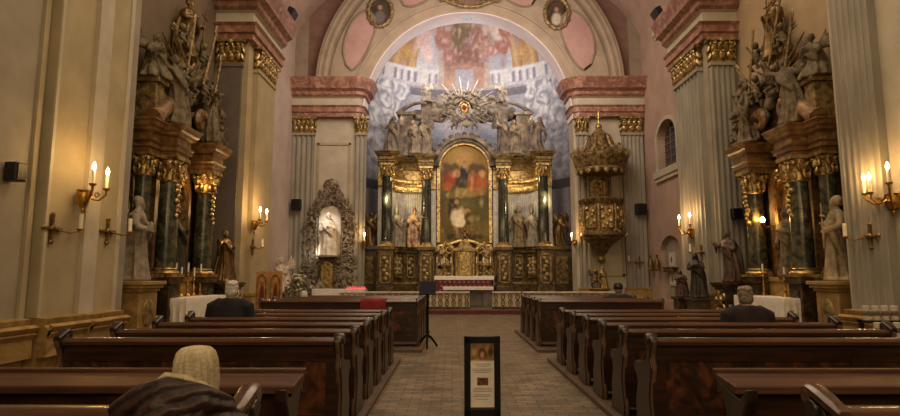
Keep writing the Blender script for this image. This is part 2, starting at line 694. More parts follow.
def arched_window(k, W, lattice):
    y0, y1, z0, z1 = W
    r = sroot('window_%d' % k, (0, 0, 0))
    zs = z1 - (y1 - y0) / 2 * 0.75
    mb = MB()
    arch_fill(mb, y0, y1, zs, z1, XR, XR + 0.5)
    mb.build('window_reveal', M['pink_wall'], r, smooth=False)
    mb = MB()
    mb.bb(XR + 0.33, XR + 0.36, y0, y1, z0, z1)
    mb.build('window_pane', M['lattice_glass'], r, smooth=False)
    mb = MB()
    n = 5 if lattice else 3
    for i in range(1, n):
        y = y0 + (y1 - y0) * i / n
        mb.bb(XR + 0.29, XR + 0.325, y - 0.025, y + 0.025, z0, z1)
    for i in range(1, 7):
        z = z0 + (z1 - z0) * i / 7
        mb.bb(XR + 0.30, XR + 0.32, y0, y1, z - 0.02, z + 0.02)
    mb.build('window_lattice', M['plaster_dark'], r, smooth=False)
    mb = MB()
    mb.bb(XR - 0.16, XR + 0.3, y0 - 0.25, y1 + 0.25, z0 - 0.28, z0)
    mb.bb(XR - 0.1, XR, y0 - 0.15, y1 + 0.15, z0 - 0.45, z0 - 0.28)
    mb.build('window_sill', M['plaster_light'], r, smooth=False)
    mb = MB()
    o, i_ = arch_pts(y0 - 0.16, y1 + 0.16, zs, z1 + 0.16), arch_pts(y0, y1, zs, z1)
    o = [(y1 + 0.16, z0)] + o + [(y0 - 0.16, z0)]
    i_ = [(y1, z0)] + i_ + [(y0, z0)]
    for a in range(len(o) - 1):
        mb.prism([o[a], o[a + 1], i_[a + 1], i_[a]], XR - 0.05, XR + 0.001, 'x')
    mb.build('window_frame', M['plaster_light'], r, smooth=False)


arched_window(1, W1, False)
arched_window(2, W2, True)
# arched wall niche on the right
r = sroot('trim_2')
mb = MB()
arch_fill(mb, N1[0], N1[1], N1[3] - 0.7, N1[3], XR, XR + 0.5)
mb.build('niche_arch', M['pink_wall'], r, smooth=False)
mb = MB()
mb.bb(XR + 0.2, XR + 0.47, N1[0], N1[1], N1[2], N1[3])
mb.build('niche_back', M['plaster_grey'], r, smooth=False)

# vault
mb = MB()
vz, vr = 9.6, (XR - XL) / 2 + 0.2
rings = []
vcx = (XL + XR) / 2
pts = [(vcx + vr * math.cos(PI * i / 40), 11.5 + 5.4 * math.sin(PI * i / 40)) for i in range(41)]
pts2 = [(vcx + (vr + .3) * math.cos(PI * i / 40), 11.8 + 5.4 * math.sin(PI * i / 40)) for i in range(41)]
for a in range(40):
    mb.prism([pts[a], pts[a + 1], pts2[a + 1], pts2[a]], -3, YC + 0.3, 'y')
struct(mb.build('ceiling', M['pink_wall'], smooth=False))


# ------------------------------------------------------------------ pilasters, capitals, entablatures
def flute_poly(w, d, n):
    """cross-section, wall at y=0, front at y=-d, n flutes"""
    pts = [(w / 2, 0), (w / 2, -d)]
    m = w / (n + 0.35 * (n + 1)) if n else 0
    g = 0.35 * m
    x = w / 2
    if n:
        for i in range(n):
            x -= g
            for k in range(7):
                a = PI * k / 6
                pts.append((x - m / 2 + m / 2 * math.cos(a), -d + m * 0.42 * math.sin(a)))
            x -= m
    pts += [(-w / 2, -d), (-w / 2, 0)]
    return pts


def capital_rect(mb, w, d, z0, z1, c=(0, 0)):
    h = z1 - z0
    x, y = c
    mb.bb(x - w / 2 - 0.02, x + w / 2 + 0.02, y - d - 0.02, y + 0.0, z0, z0 + 0.07 * h)
    mb.bb(x - w / 2 + 0.02, x + w / 2 - 0.02, y - d + 0.02, y, z0, z1)
    mb.bb(x - w / 2 - 0.12, x + w / 2 + 0.12, y - d - 0.12, y, z1 - 0.12 * h, z1)
    for row in range(2):
        n = max(3, int(w / 0.24)) + row
        for i in range(n):
            lx = x - w / 2 + w * (i + 0.5) / n
            lz = z0 + h * (0.27 + 0.3 * row)
            yy = y - d - 0.02 - 0.03 * row
            mb.leaf((lx, yy, lz), w / n * 0.95, h * 0.42, 0.11, (0.28, 0, 0))
            mb.el((lx, yy - 0.06, lz + h * 0.17), (w / n * 0.3, 0.06, 0.05), 8)
        for sx in (-1, 1):
            for j in range(max(1, int(d / 0.2))):
                mb.leaf((x + sx * (w / 2 + 0.02 + 0.03 * row), y - 0.1 - 0.22 * j, z0 + h * (0.27 + 0.3 * row)), 0.1, h * 0.42, 0.2, (0, -0.28 * sx, 0))
    for sx in (-1, 1):
        mb.spiral((x + sx * w * 0.44, y - d - 0.08, z1 - 0.24 * h), h * 0.16, 0.035, 1.4, 'y', PI / 2, sx)
    mb.el((x, y - d - 0.1, z1 - 0.1 * h), (0.1, 0.08, 0.09), 8)


def pilaster(n, loc, rz, w, d, flutes, z0=0.0, m='flute', plinth=True, capital=True, zcap=None):
    r = sroot('trim_%d' % n, loc, rz)
    c0, c1 = zcap or (Z_CAP0, Z_CAP1)
    mb = MB()
    mb.prism(flute_poly(w, d, flutes), Z_PL + 0.42, c0)
    mb.bb(-w / 2 - 0.04, w / 2 + 0.04, -d - 0.04, 0, c0 - 0.1, c0)
    mb.build('shaft', M[m], r, ang=25)
    mb = MB()
    for k, (o, a, b) in enumerate([(0.14, 0, 0.16), (0.1, 0.16, 0.26), (0.05, 0.26, 0.34), (0.08, 0.34, 0.42)]):
        mb.bb(-w / 2 - o, w / 2 + o, -d - o, 0, Z_PL + a, Z_PL + b)
    mb.build('base_moulding', M['ochre_marble'], r, smooth=False)
    mb = MB()
    mb.bb(-w / 2 - 0.16, w / 2 + 0.16, -d - 0.16, 0, 0.22, Z_PL)
    mb.bb(-w / 2 - 0.24, w / 2 + 0.24, -d - 0.24, 0, 0, 0.22)
    mb.build('plinth', M['ochre_marble'], r, smooth=False, bevel=0.02)
    if capital:
        mb = MB()
        capital_rect(mb, w, d, c0, c1)
        mb.build('gilded_capital', M['gold'], r)
    return r


def rrect(x0, x1, y0, y1, o, rl=0, rr=0):
    """plan outline, offset by o, with optionally rounded left / right front corners (front is -y)"""
    x0, x1, y0, y1 = x0 - o, x1 + o, y0 - o, y1
    p = [(x1, y1)]
    q = rr + (o if rr else 0)
    if rr:
        p += [(x1 - q + q * math.cos(-PI / 2 * k / 8), y0 + q + q * math.sin(-PI / 2 * k / 8)) for k in range(9)]
    else:
        p += [(x1, y0)] * 9
    q = rl + (o if rl else 0)
    if rl:
        p += [(x0 + q - q * math.sin(PI / 2 * k / 8), y0 + q - q * math.cos(PI / 2 * k / 8)) for k in range(9)]
    else:
        p += [(x0, y0)] * 9
    p += [(x0, y1)]
    return p


ENT = [  # part, material, [(offset, fraction of height)] from architrave to cornice
    ('architrave', 'pink_marble', [(0.05, 0), (0.05, 0.10), (0.12, 0.12), (0.12, 0.24), (0.2, 0.29), (0.05, 0.29)]),
    ('frieze', 'plaster_light', [(0.03, 0.29), (0.03, 0.50), (0.12, 0.53)]),
    ('cornice', 'pink_marble', [(0.12, 0.53), (0.22, 0.58), (0.24, 0.66), (0.42, 0.72), (0.46, 0.84), (0.56, 0.92), (0.6, 1.0), (0.0, 1.02)]),
]


def entablature(n, x0, x1, y0, y1, z0, z1, rl=0, rr=0):
    r = sroot('trim_%d' % n)
    for name, m, prof in ENT:
        mb = MB()
        rings = [[(p[0], p[1], z0 + (z1 - z0) * t) for p in rrect(x0, x1, y0, y1, o, rl, rr)] for o, t in prof]
        # drop doubled corner points
        keep = [i for i in range(len(rings[0])) if i == 0 or (Vector(rings[0][i]) - Vector(rings[0][i - 1])).length > 1e-5]
        mb.loft([[g[i] for i in keep] for g in rings])
        mb.build(name, M[m], r, ang=30)
    return r


# chancel arch wall ------------------------------------------------------------
ASW = (at(573, 118, YC).x - at(362, 118, YC).x) / 2      # half width of the arch
ACX = (at(573, 118, YC).x + at(362, 118, YC).x) / 2
AZ0 = zc(118)                        # springing
AZT = at(467, 12.7, YC).z            # crown


def sup(t, hw, h, n=2.05):
    """superellipse arch, t from 0 (right) to pi (left)"""
    c, s_ = math.cos(t), math.sin(t)
    return (ACX + hw * math.copysign(abs(c) ** (2 / n), c), AZ0 + h * abs(s_) ** (2 / n))


CX0, CX1 = ACX - ASW, ACX + ASW
mb = MB()
mb.bb(XL - 0.5, CX0, YC, YC + 1.0, 0, AZ0)
mb.bb(CX1, XR + 0.6, YC, YC + 1.0, 0, AZ0)
mb.build('x', M['plaster_light'], smooth=False)
wc = bpy.context.scene.objects['x']
wc.name = 'wall_chancel'
struct(wc)
mb = MB()
K = 48
for k in range(K):
    a, b = PI * k / K, PI * (k + 1) / K
    p, q = sup(a, ASW, AZT - AZ0), sup(b, ASW, AZT - AZ0)

    def far(pt):
        d = Vector((pt[0] - ACX, max(pt[1] - AZ0, 0.0)))
        s_ = min((9.2 / abs(d.x)) if abs(d.x) > 1e-6 else 1e9, ((18 - AZ0) / d.y) if d.y > 1e-6 else 1e9)
        return (ACX + d.x * s_, AZ0 + d.y * s_)
    mb.prism([p, q, far(q), far(p)], YC, YC + 1.0, 'y')
struct(mb.build('wall_arch', M['arch'], smooth=False))

# soffit and archivolt mouldings
r = sroot('trim_3')


def arch_band(mb, hw0, h0, hw1, h1, y0, y1, a0=0, a1=PI, K=48, n=2.05):
    for k in range(K):
        a, b = a0 + (a1 - a0) * k / K, a0 + (a1 - a0) * (k + 1) / K
        mb.prism([sup(a, hw0, h0, n), sup(b, hw0, h0, n), sup(b, hw1, h1, n), sup(a, hw1, h1, n)], y0, y1, 'y')


H = AZT - AZ0
mb = MB()
arch_band(mb, ASW - 0.02, H - 0.02, ASW + 0.16, H + 0.16, YC - 0.12, YC)
arch_band(mb, ASW + 0.16, H + 0.16, ASW + 0.52, H + 0.52, YC - 0.06, YC)
arch_band(mb, ASW + 0.48, H + 0.48, ASW + 0.58, H + 0.58, YC - 0.13, YC)
mb.build('archivolt', M['arch'], r, ang=20)
mb = MB()
arch_band(mb, ASW - 0.06, H - 0.06, ASW + 0.01, H + 0.01, YC - 0.115, YC + 0.98)
mb.build('soffit', M['stone_floor'] if False else mat('lilac_white_plaster', 'd6ced2', 'e2dadc', 2, 0.8), r, ang=20)

# outer rib
oc = at(470, 84, 25.1)
orad = (at(620, 84, 25.1).x - at(320, 84, 25.1).x) / 2
OCX, OCZ = (at(620, 84, 25.1).x + at(320, 84, 25.1).x) / 2, oc.z


def circ_band(mb, r0, r1, y0, y1, a0=-0.05, a1=PI + 0.05, K=56):
    for k in range(K):
        a, b = a0 + (a1 - a0) * k / K, a0 + (a1 - a0) * (k + 1) / K
        P = [(OCX + r_ * math.cos(t), OCZ + r_ * math.sin(t)) for r_, t in ((r0, a), (r0, b), (r1, b), (r1, a))]
        mb.prism(P, y0, y1, 'y')


r = sroot('trim_4')
mb = MB()
circ_band(mb, orad - 0.3, orad + 0.1, YC - 0.4, YC)
mb.build('rib', M['arch'], r, ang=20)
mb = MB()
circ_band(mb, orad - 0.36, orad - 0.3, YC - 0.3, YC)
circ_band(mb, orad + 0.1, orad + 0.2, YC - 0.5, YC)
circ_band(mb, orad - 0.16, orad - 0.06, YC - 0.44, YC - 0.4)
mb.build('rib_moulding', M['arch_dark'], r, ang=20)
# pink field beyond the rib
mb = MB()
for k in range(40):
    a, b = PI * k / 40, PI * (k + 1) / 40
    P = [(OCX + r_ * math.cos(t), OCZ + r_ * math.sin(t)) for r_, t in ((orad + 0.25, a), (orad + 0.25, b), (orad + 2.6, b), (orad + 2.6, a))]
    mb.prism(P, YC - 0.03, YC + 0.001, 'y')
struct(mb.build('trim_5', M['pink_deep'], smooth=False))

# pink spandrel panels between arch and rib, with mouldings
r = sroot('trim_6')


def spand(mbp, mbm, a0, a1, f0, f1):
    def P(a, f):
        i = sup(a, ASW + 0.62, H + 0.62)
        o = (OCX + (orad - 0.42) * math.cos(a * 1.0), OCZ + (orad - 0.42) * math.sin(a))
        return (i[0] + (o[0] - i[0]) * f, i[1] + (o[1] - i[1]) * f)
    n = 14
    poly = []
    for k in range(n + 1):
        t = k / n
        b = math.sin(PI * t) ** 0.35
        poly.append(P(a0 + (a1 - a0) * t, 0.5 + (f0 - 0.5) * b))
    for k in range(n - 1, 0, -1):
        t = k / n
        b = math.sin(PI * t) ** 0.35
        poly.append(P(a0 + (a1 - a0) * t, 0.5 + (f1 - 0.5) * b))
    mbp.prism(poly, YC - 0.035, YC + 0.001, 'y')
    mbm.tube([(p[0], YC - 0.03, p[1]) for p in poly + poly[:2]], 0.06, 6)


mbp, mbm = MB(), MB()
for s_ in (0, 1):
    for a0, a1, f0, f1 in ((0.30, 0.74, 0.06, 0.94), (1.0, 1.33, 0.12, 0.88)):
        if s_:
            a0, a1 = PI - a1, PI - a0
        spand(mbp, mbm, a0, a1, f0, f1)
mbp.build('pink_panel', M['pink'], r, smooth=False)
mbm.build('panel_moulding', M['arch_dark'], r)

# pilasters on the chancel arch wall
zP = 0.0
pil = [(7, 301, 1.0, 4), (8, 360, 0.46, 2), (9, 635, 0.95, 5), (10, 584, 0.46, 2)]
for n, px, w, fl_ in pil:
    x = at(px, 200, YC - 0.2).x
    pilaster(n, (x, YC, 0), 0, w, 0.2, fl_)
# raised panels between the pilasters
r = sroot('trim_11')
mb = MB()
for pa, pb in ((316, 350), (592, 622)):
    xa, xb = at(pa, 200, YC).x, at(pb, 200, YC).x
    z0, z1 = 1.5, zc(142)
    for (a, b, c, d) in ((xa, xb, z1 - 0.1, z1), (xa, xb, z0, z0 + 0.1), (xa, xa + 0.1, z0, z1), (xb - 0.1, xb, z0, z1)):
        mb.bb(a, b, YC - 0.05, YC, c, d)
mb.build('wall_panel_moulding', M['plaster'], r, smooth=False)
mb = MB()
mb.bb(at(292, 200, YC).x, CX0 + 0.0, YC - 0.1, YC, 0, Z_PL)
mb.bb(CX1, XR, YC - 0.1, YC, 0, Z_PL)
mb.build('wall_base', M['ochre_marble'], r, smooth=False)
ZE0, ZE1 = Z_CAP1, Z_COR1
entablature(12, XL, CX0 + 0.0, YC - 0.28, YC + 1.0, ZE0, ZE1, rr=0.25)
entablature(13, CX1 - 0.0, XR, YC - 0.28, YC + 1.0, ZE0, ZE1, rl=0.25)
# strips rising above the entablature
r = sroot('trim_14')
mb = MB()
for px in (300, 637):
    x = at(px, 60, YC).x
    mb.bb(x - 0.42, x + 0.42, YC - 0.14, YC, ZE1, 17)
mb.build('upper_pilaster_strip', M['arch_dark'], r, smooth=False)

# nave piers (structure): pier 2 on both sides, pier 1 on both sides -----------------
PY0, PY1 = 16.8, 19.4
P2L, P2R = -6.35, 7.95
for n, (xa, xb) in ((15, (XL, P2L)), (16, (P2R, XR))):
    r = sroot('trim_%d' % n)
    mb = MB()
    mb.bb(xa, xb, PY0, PY1, 0, 16.5)
    mb.build('pier_core', M['plaster_grey'] if n == 16 else M['plaster'], r, smooth=False)
    mb = MB()
    e = 0.1
    mb.bb(xa - (0 if n == 15 else e), xb + (e if n == 15 else 0), PY0 - e, PY1 + e, 0, Z_PL + 0.1)
    mb.build('pier_plinth', M['ochre_marble'], r, smooth=False, bevel=0.03)
entablature(17, XL, P2L + 0.12, PY0 - 0.12, PY1 + 0.12, ZE0, ZE1)
entablature(18, P2R - 0.12, XR, PY0 - 0.12, PY1 + 0.12, ZE0, ZE1)
# pier 2 pilasters: nave faces and the faces towards the door
pilaster(19, (P2L, (PY0 + PY1) / 2, 0), PI / 2, 1.7, 0.16, 0, m='plaster')
pilaster(20, (P2R, (PY0 + PY1) / 2, 0), -PI / 2, 1.9, 0.16, 7)
pilaster(21, ((P2R + XR) / 2 - 0.08, PY0, 0), 0, 0.7, 0.16, 4)
pilaster(22, ((XL + P2L) / 2, PY0, 0), 0, 0.7, 0.1, 0, m='plaster_dark')  # darker plaster puts this face's shade into its colour
# side of that pier away from us keeps its own back edge of pilaster; pier 1
P1L0, P1L1 = 2.0, 11.3
r = sroot('trim_23')
mb = MB()
mb.bb(XL, PL, P1L0, P1L1, 0, 16)
mb.build('pier_core', M['plaster_grey'], r, smooth=False)


def yl(px):
    return atx(px, 150, PL + 0.1).y


mb = MB()
mb.bb(PL, PL + 0.16, yl(46), yl(122), Z_PL + 0.3, 16)
mb.bb(PL, PL + 0.05, yl(37), yl(42), Z_PL + 0.3, 16)
mb.build('flat_pilaster', M['plaster'], r, smooth=False)
mb = MB()
mb.bb(PL + 0.16, PL + 0.24, yl(83), yl(97), Z_PL + 0.3, 16)
mb.bb(PL + 0.16, PL + 0.19, yl(46), yl(49), Z_PL + 0.3, 16)
mb.bb(PL + 0.16, PL + 0.19, yl(118), yl(121.5), Z_PL + 0.3, 16)
mb.build('raised_strip', M['plaster_light'], r, smooth=False)
mb = MB()
prof = [(0.10, 0.0), (0.10, 0.28), (0.24, 0.3), (0.24, 0.66), (0.3, 0.7), (0.34, 0.76), (0.26, 0.8), (0.24, Z_PL), (0.3, Z_PL + 0.08), (0.18, Z_PL + 0.2), (0.2, Z_PL + 0.3), (0, Z_PL + 0.32)]
for y0, y1, e in ((P1L0, yl(40), 0.0), (yl(44), yl(122), 0.16), (yl(82), yl(98), 0.24)):
    mb.prism([(PL, 0)] + [(PL + e + a, b) for a, b in prof] + [(PL, Z_PL + 0.3)], y0, y1, 'y')
mb.build('pier_plinth', M['ochre_marble'], r, smooth=False)

r = sroot('trim_24')
P1R1 = atx(838, 200, PR - 0.1).y
mb = MB()
mb.bb(PR, XR, 2.0, P1R1, 0, 16)
mb.build('pier_core', M['plaster_light'], r, smooth=False)
ya, yb = atx(875, 100, PR - 0.16).y, atx(836, 100, PR - 0.16).y
mb = MB()
mb.M = Matrix.Translation((PR, (ya + yb) / 2, 0)) @ Matrix.Rotation(-PI / 2, 4, 'Z')
mb.prism(flute_poly(yb - ya, 0.16, 6), Z_PL + 0.3, 16)
mb.build('fluted_pilaster', M['flute'], r, ang=25)
mb = MB()
for y0, y1, e in ((2.0, ya - 0.25, 0.0), (ya - 0.05, yb, 0.16)):
    mb.prism([(PR, 0)] + [(PR - e - a, b) for a, b in prof] + [(PR, Z_PL + 0.3)], y0, y1, 'y')
mb.build('pier_plinth', M['ochre_marble'], r, smooth=False)

# low base along the walls
for n, s_, x in ((1, 'left', XL), (2, 'right', XR)):
    mb = MB()
    d = 0.1 if s_ == 'left' else -0.1
    mb.bb(x, x + d, P1L1, PY0, 0, 0.5)
    mb.bb(x, x + d, PY1 + 0.1, N1[0] if s_ == 'right' else YC, 0, 0.5)
    struct(mb.build('baseboard_' + s_, M['ochre_marble'], smooth=False))

# ------------------------------------------------------------------ apse with its painting
APX, APR, APY, APD = 0.72, 6.1, 26.4, 5.4
DZ, DH = at(464, 88.5, APY + APD).z, 4.9


def apse_pos(u, v):
    a = -PI / 2 + PI * u
    z = v * (DZ + DH)
    if z <= DZ:
        k = 1
        zz = z
    else:
        ph = (z - DZ) / DH * (PI / 2)
        k = math.cos(ph)
        zz = DZ + DH * math.sin(ph)
    return (APX + APR * k * math.sin(a), APY + APD * k * math.cos(a), zz)


SKY, SKY2 = hexc('9a9fa8'), hexc('bdb8b6')


def apse_col(u, v):
    a = -PI / 2 + PI * u
    s = a * 5.4                      # distance round the wall from the middle
    t = v * (DZ + DH) - DZ           # height over the balustrade ledge
    n1 = noise.noise(Vector((s * 0.7, t * 0.7, 0)))
    n2 = noise.noise(Vector((s * 2.2, t * 2.2, 5)))
    n3 = noise.noise(Vector((s * 5, t * 5, 9)))
    A = abs(s)
    if t > 0:
        c = mixc(SKY, SKY2, 0.5 + n1 + 0.4 * n2)
        # painted columns and hangings at both sides
        for sx in (-1, 1):
            x = s * sx
            if 2.6 < x < 7.4 and 0.55 < t < 2.5 - 0.12 * (x - 2.6):
                q = (x - 2.6) % 0.95
                if q < 0.62:
                    c = mixc(hexc('b4946a'), hexc('7d5c44'), abs(q - 0.25) * 2.2 + 0.35 * n2)
                else:
                    c = mixc(hexc('8d7a70'), hexc('a8a09c'), 0.5 + n2)
            if 2.5 < x < 7.0 and 2.5 - 0.12 * (x - 2.6) <= t < 2.95 - 0.14 * (x - 2.6):
                c = mixc(hexc('94786c'), hexc('6d4c44'), 0.5 + n2)
            c = blob(c, x, t, 4.6, 1.5, 0.7, 0.8, mixc(hexc('a87a4a'), hexc('8a5644'), 0.5 + n2), 0.5)
            c = blob(c, x, t, 3.4, 1.3, 0.35, 0.9, mixc(hexc('b8925c'), hexc('96704c'), 0.5 + n2), 0.5)
        c = blob(c, s, t, 0.2, 1.9, 2.9, 1.35, mixc(hexc('ab9a98'), hexc('8f7c7c'), 0.5 + n2), 0.35, 0.6)
        for bx, bt, rx, ry, cc in ((-2.5, 1.7, 0.6, 0.5, 'b89c94'), (-1.9, 2.3, 0.55, 0.45, 'a88a7c'), (-2.1, 1.25, 0.5, 0.4, 'c4aea6'), (-1.3, 2.75, 0.55, 0.35, 'a07c6c'),
                                   (-1.2, 1.8, 0.6, 0.55, '94685c'), (-0.6, 1.1, 0.8, 0.5, '8f6660'), (-0.3, 2.0, 0.7, 0.7, '6f5d44'), (0.2, 2.6, 0.7, 0.5, '7d6a4c'),
                                   (0.3, 1.2, 0.8, 0.55, '7e5c54'), (0.9, 1.8, 0.6, 0.55, '8a6458'), (1.5, 2.3, 0.5, 0.45, 'b0988c'), (1.4, 1.4, 0.6, 0.4, 'a07a70'),
                                   (2.1, 2.0, 0.55, 0.4, 'bba69c'), (2.2, 1.45, 0.55, 0.3, '96645a'), (2.8, 1.9, 0.6, 0.25, '9a6658'), (3.1, 2.25, 0.4, 0.3, '8a5048'),
                                   (-0.2, 3.1, 0.6, 0.3, '9d5a48'), (0.9, 2.95, 0.5, 0.3, 'b09a80'), (-2.9, 2.3, 0.4, 0.35, 'a8928a'), (1.9, 2.75, 0.35, 0.35, '8a8088')):
            c = blob(c, s, t, bx, bt, rx, ry, mixc(hexc(cc), (0.9, 0.83, 0.76), max(0, n3 * 0.8)), 0.3, 0.55, 2.5)
        # painted gable and stair between the balustrades
        if A < 1.35 and t < 0.95:
            c = mixc(hexc('b0917c'), hexc('8d6f66'), 0.5 + n2)
            if t > 0.78 + 0.1 * math.cos(A * 2):
                c = hexc('8a6a5c')
            if A < 0.45 and t < 0.7:
                c = hexc('9a97a0')
            if 1.05 < A:
                c = mixc(hexc('b0a49c'), hexc('a08c80'), 0.5 + n2)
        elif t < 0.66:
            if t > 0.53:
                c = hexc('c2bfbd')
            elif t < 0.13:
                c = hexc('a9a6a8')
            else:
                q = (A * 2.6) % 1.0
                c = hexc('bab7b6') if (A + 0.25) % 2.1 < 0.5 else (mixc(hexc('cac7c4'), hexc('9a98a0'), abs(q - 0.36) * 2.6) if q < 0.66 else hexc('74727e'))
            c = mixc(c, (0.55, 0.55, 0.58), max(0, n2 * 0.5))
    else:
        c = mixc(hexc('7c7d86'), hexc('a09fa4'), 0.5 + n1 * 0.9 + n2 * 0.3)
        if t > -0.6:
            c = mixc(hexc('5c5860'), hexc('6f6a70'), (t + 0.6) / 0.6)
            if t > -0.12:
                c = hexc('94908f')
        # great scrolled consoles and grey figures painted at the sides
        for sx in (-1, 1):
            x = s * sx + 0.45 * noise.noise(Vector((s * 1.3, t * 1.3, 20)))
            t_ = t + 0.4 * noise.noise(Vector((s * 1.3, t * 1.3, 40)))
            if 3.1 < x < 4.7 and -2.2 < t < 0.1:
                c = mixc(hexc('c4c2c0'), hexc('7e7e88'), 0.45 + 0.5 * math.sin(x * 13 + t * 1.5) + 0.3 * n2)
            for cx_, ct, rr in ((3.5, -0.62, 0.5), (4.4, -1.0, 0.55), (4.2, -2.4, 0.7), (5.3, -0.8, 0.55), (5.2, -2.4, 0.7), (6.1, -1.6, 0.7), (5.0, -4.0, 0.75), (6.3, -3.6, 0.8)):
                d = math.hypot(x - cx_, (t_ - ct) * 0.8)
                if d < rr:
                    ang = math.atan2(t_ - ct, x - cx_)
                    sp = math.sin(d / rr * 8 + ang)
                    c = mixc(c, mixc(hexc('6c6c76'), hexc('c8c6c4'), 0.55 + 0.4 * sp + 0.35 * n3 + 0.3 * n2), 0.75)
            if 3.0 < x < 6.8 and -6 < t < -2.6:
                c = mixc(c, mixc(hexc('5c5d66'), hexc('aaaaae'), 0.5 + 1.2 * n2 + 0.5 * n3), 0.5)
        if t < -5.8:
            q = (A * 1.05 + 0.3) % 1.0
            c = mixc(hexc('6d6a70'), hexc('a09ca2'), 0.5 + 0.5 * math.sin(q * 2 * PI)) if A > 2 else hexc('6d665f')
            if t > -6.3:
                c = hexc('4d4a4e')
            c = mixc(c, hexc('453c30'), max(0, (-t - 8.0) / 3))
    return mixc(c, (0.5, 0.5, 0.52), 0.05)


struct(grid_paint('wall_apse', 230, 270, apse_pos, apse_col, M['fresco']))
for s_, x in (('a', APX - APR), ('b', APX + APR)):
    mb = MB()
    mb.bb(x - 0.2, x + 0.0001 if s_ == 'a' else x + 0.2, YC + 0.9, APY + 0.05, 0, 14)
    struct(mb.build('wall_apse_' + ('left' if s_ == 'a' else 'right'), M['mauve'], smooth=False))
mb = MB()
mb.bb(APX - APR - 1, APX + APR + 1, YC + 1.0, APY + 0.1, DZ + DH, DZ + DH + 0.2)
struct(mb.build('ceiling_chancel', M['plaster_light'], smooth=False))

# oval medallions and the top cartouche on the arch wall: each a thing
def medallion(px, py, label, dark, fig):
    c = at(px, py, YC - 0.1)
    t = thing('oval_medallion', label, 'medallion', (c.x, YC, c.z), group='oval medallions over the chancel arch')
    mb = MB()
    pts = [(0.56 * math.cos(a), -0.06, 0.74 * math.sin(a)) for a in [2 * PI * k / 28 for k in range(29)]]
    mb.tube(pts, 0.1, 8)
    for k in range(14):
        a = 2 * PI * k / 14
        mb.el((0.6 * math.cos(a), -0.1, 0.78 * math.sin(a)), (0.09, 0.06, 0.09), 8)
    mb.build('oval_frame', M['gold_dull'], t)

    def pos(u, v):
        a, q = 2 * PI * u, v
        return (0.54 * q * math.cos(a), -0.03, 0.72 * q * math.sin(a))

    def col(u, v):
        x, z = 0.54 * v * math.cos(2 * PI * u), 0.72 * v * math.sin(2 * PI * u)
        c_ = mixc(hexc(dark), hexc('57493a'), 0.5 + noise.noise(Vector((x * 3, z * 3, px))))
        c_ = blob(c_, x, z, 0.0, -0.25, 0.3, 0.42, hexc(fig), 0.4)
        return blob(c_, x, z, 0.0, 0.22, 0.13, 0.16, hexc('a88670'), 0.4)
    grid_paint('painted_oval', 40, 14, pos, col, M['paint'], t)


medallion(380, 11, 'gold-framed oval medallion of a dark grey figure, over the arch, shrine side', '3a332c', '6a6560')
medallion(557, 13, 'gold-framed oval medallion of a black and white figure, over the arch, pulpit side', '332a24', 'b5aea0')
c = at(470, -2, YC - 0.1)
t = thing('cartouche', 'gilded scrollwork cartouche at the crown of the chancel arch', 'cartouche', (c.x, YC - 0.1, c.z))
mb = MB()
mb.el((0, -0.05, 0.1), (0.9, 0.1, 0.6), 20)
mb.build('shield', M['pink_deep'], t)
mb = MB()
for sx in (-1, 1):
    for a in range(4):
        mb.spiral((sx * (0.5 + 0.28 * a), -0.12, -0.25 + 0.07 * a), 0.24, 0.06, 1.3, 'y', PI / 2, sx)
        mb.spiral((sx * (0.95 + 0.1 * a), -0.12, 0.1 + 0.2 * a), 0.22, 0.06, 1.3, 'y', 0, -sx)
    mb.tube([(0, -0.1, -0.5), (sx * 0.5, -0.12, -0.44), (sx * 1.0, -0.1, -0.25), (sx * 1.4, -0.1, 0.0)], 0.07, 8)
for k in range(24):
    a = 2 * PI * k / 24
    mb.el((0.95 * math.cos(a), -0.1, 0.1 + 0.62 * math.sin(a)), (0.1, 0.07, 0.08), 8)
mb.build('scrollwork', M['gold_dull'], t)
c = at(466, 20.5, YC + 0.3)
mb = MB()
mb.el((0, 0, 0), (0.14, 0.03, 0.07), 16)
mb.el((0.26, 0, 0.01), (0.05, 0.03, 0.05), 10)
o = mb.build('painted_emblem', mat('blue_paint', '6f9ec4', '8db4d2', 8, 0.7), loc=(c.x, YC + 0.45, AZT - 0.1))
tag(o, 'small pale blue emblem at the crown of the white arch soffit', 'emblem')
# ------------------------------------------------------------------ carved figures
def robe_profile():
    return [(0.30, 0.0), (0.30, 0.06), (0.275, 0.25), (0.24, 0.5), (0.215, 0.75), (0.19, 0.92), (0.175, 1.02), (0.19, 1.15), (0.2, 1.28), (0.17, 1.38), (0.08, 1.45), (0.055, 1.5)]


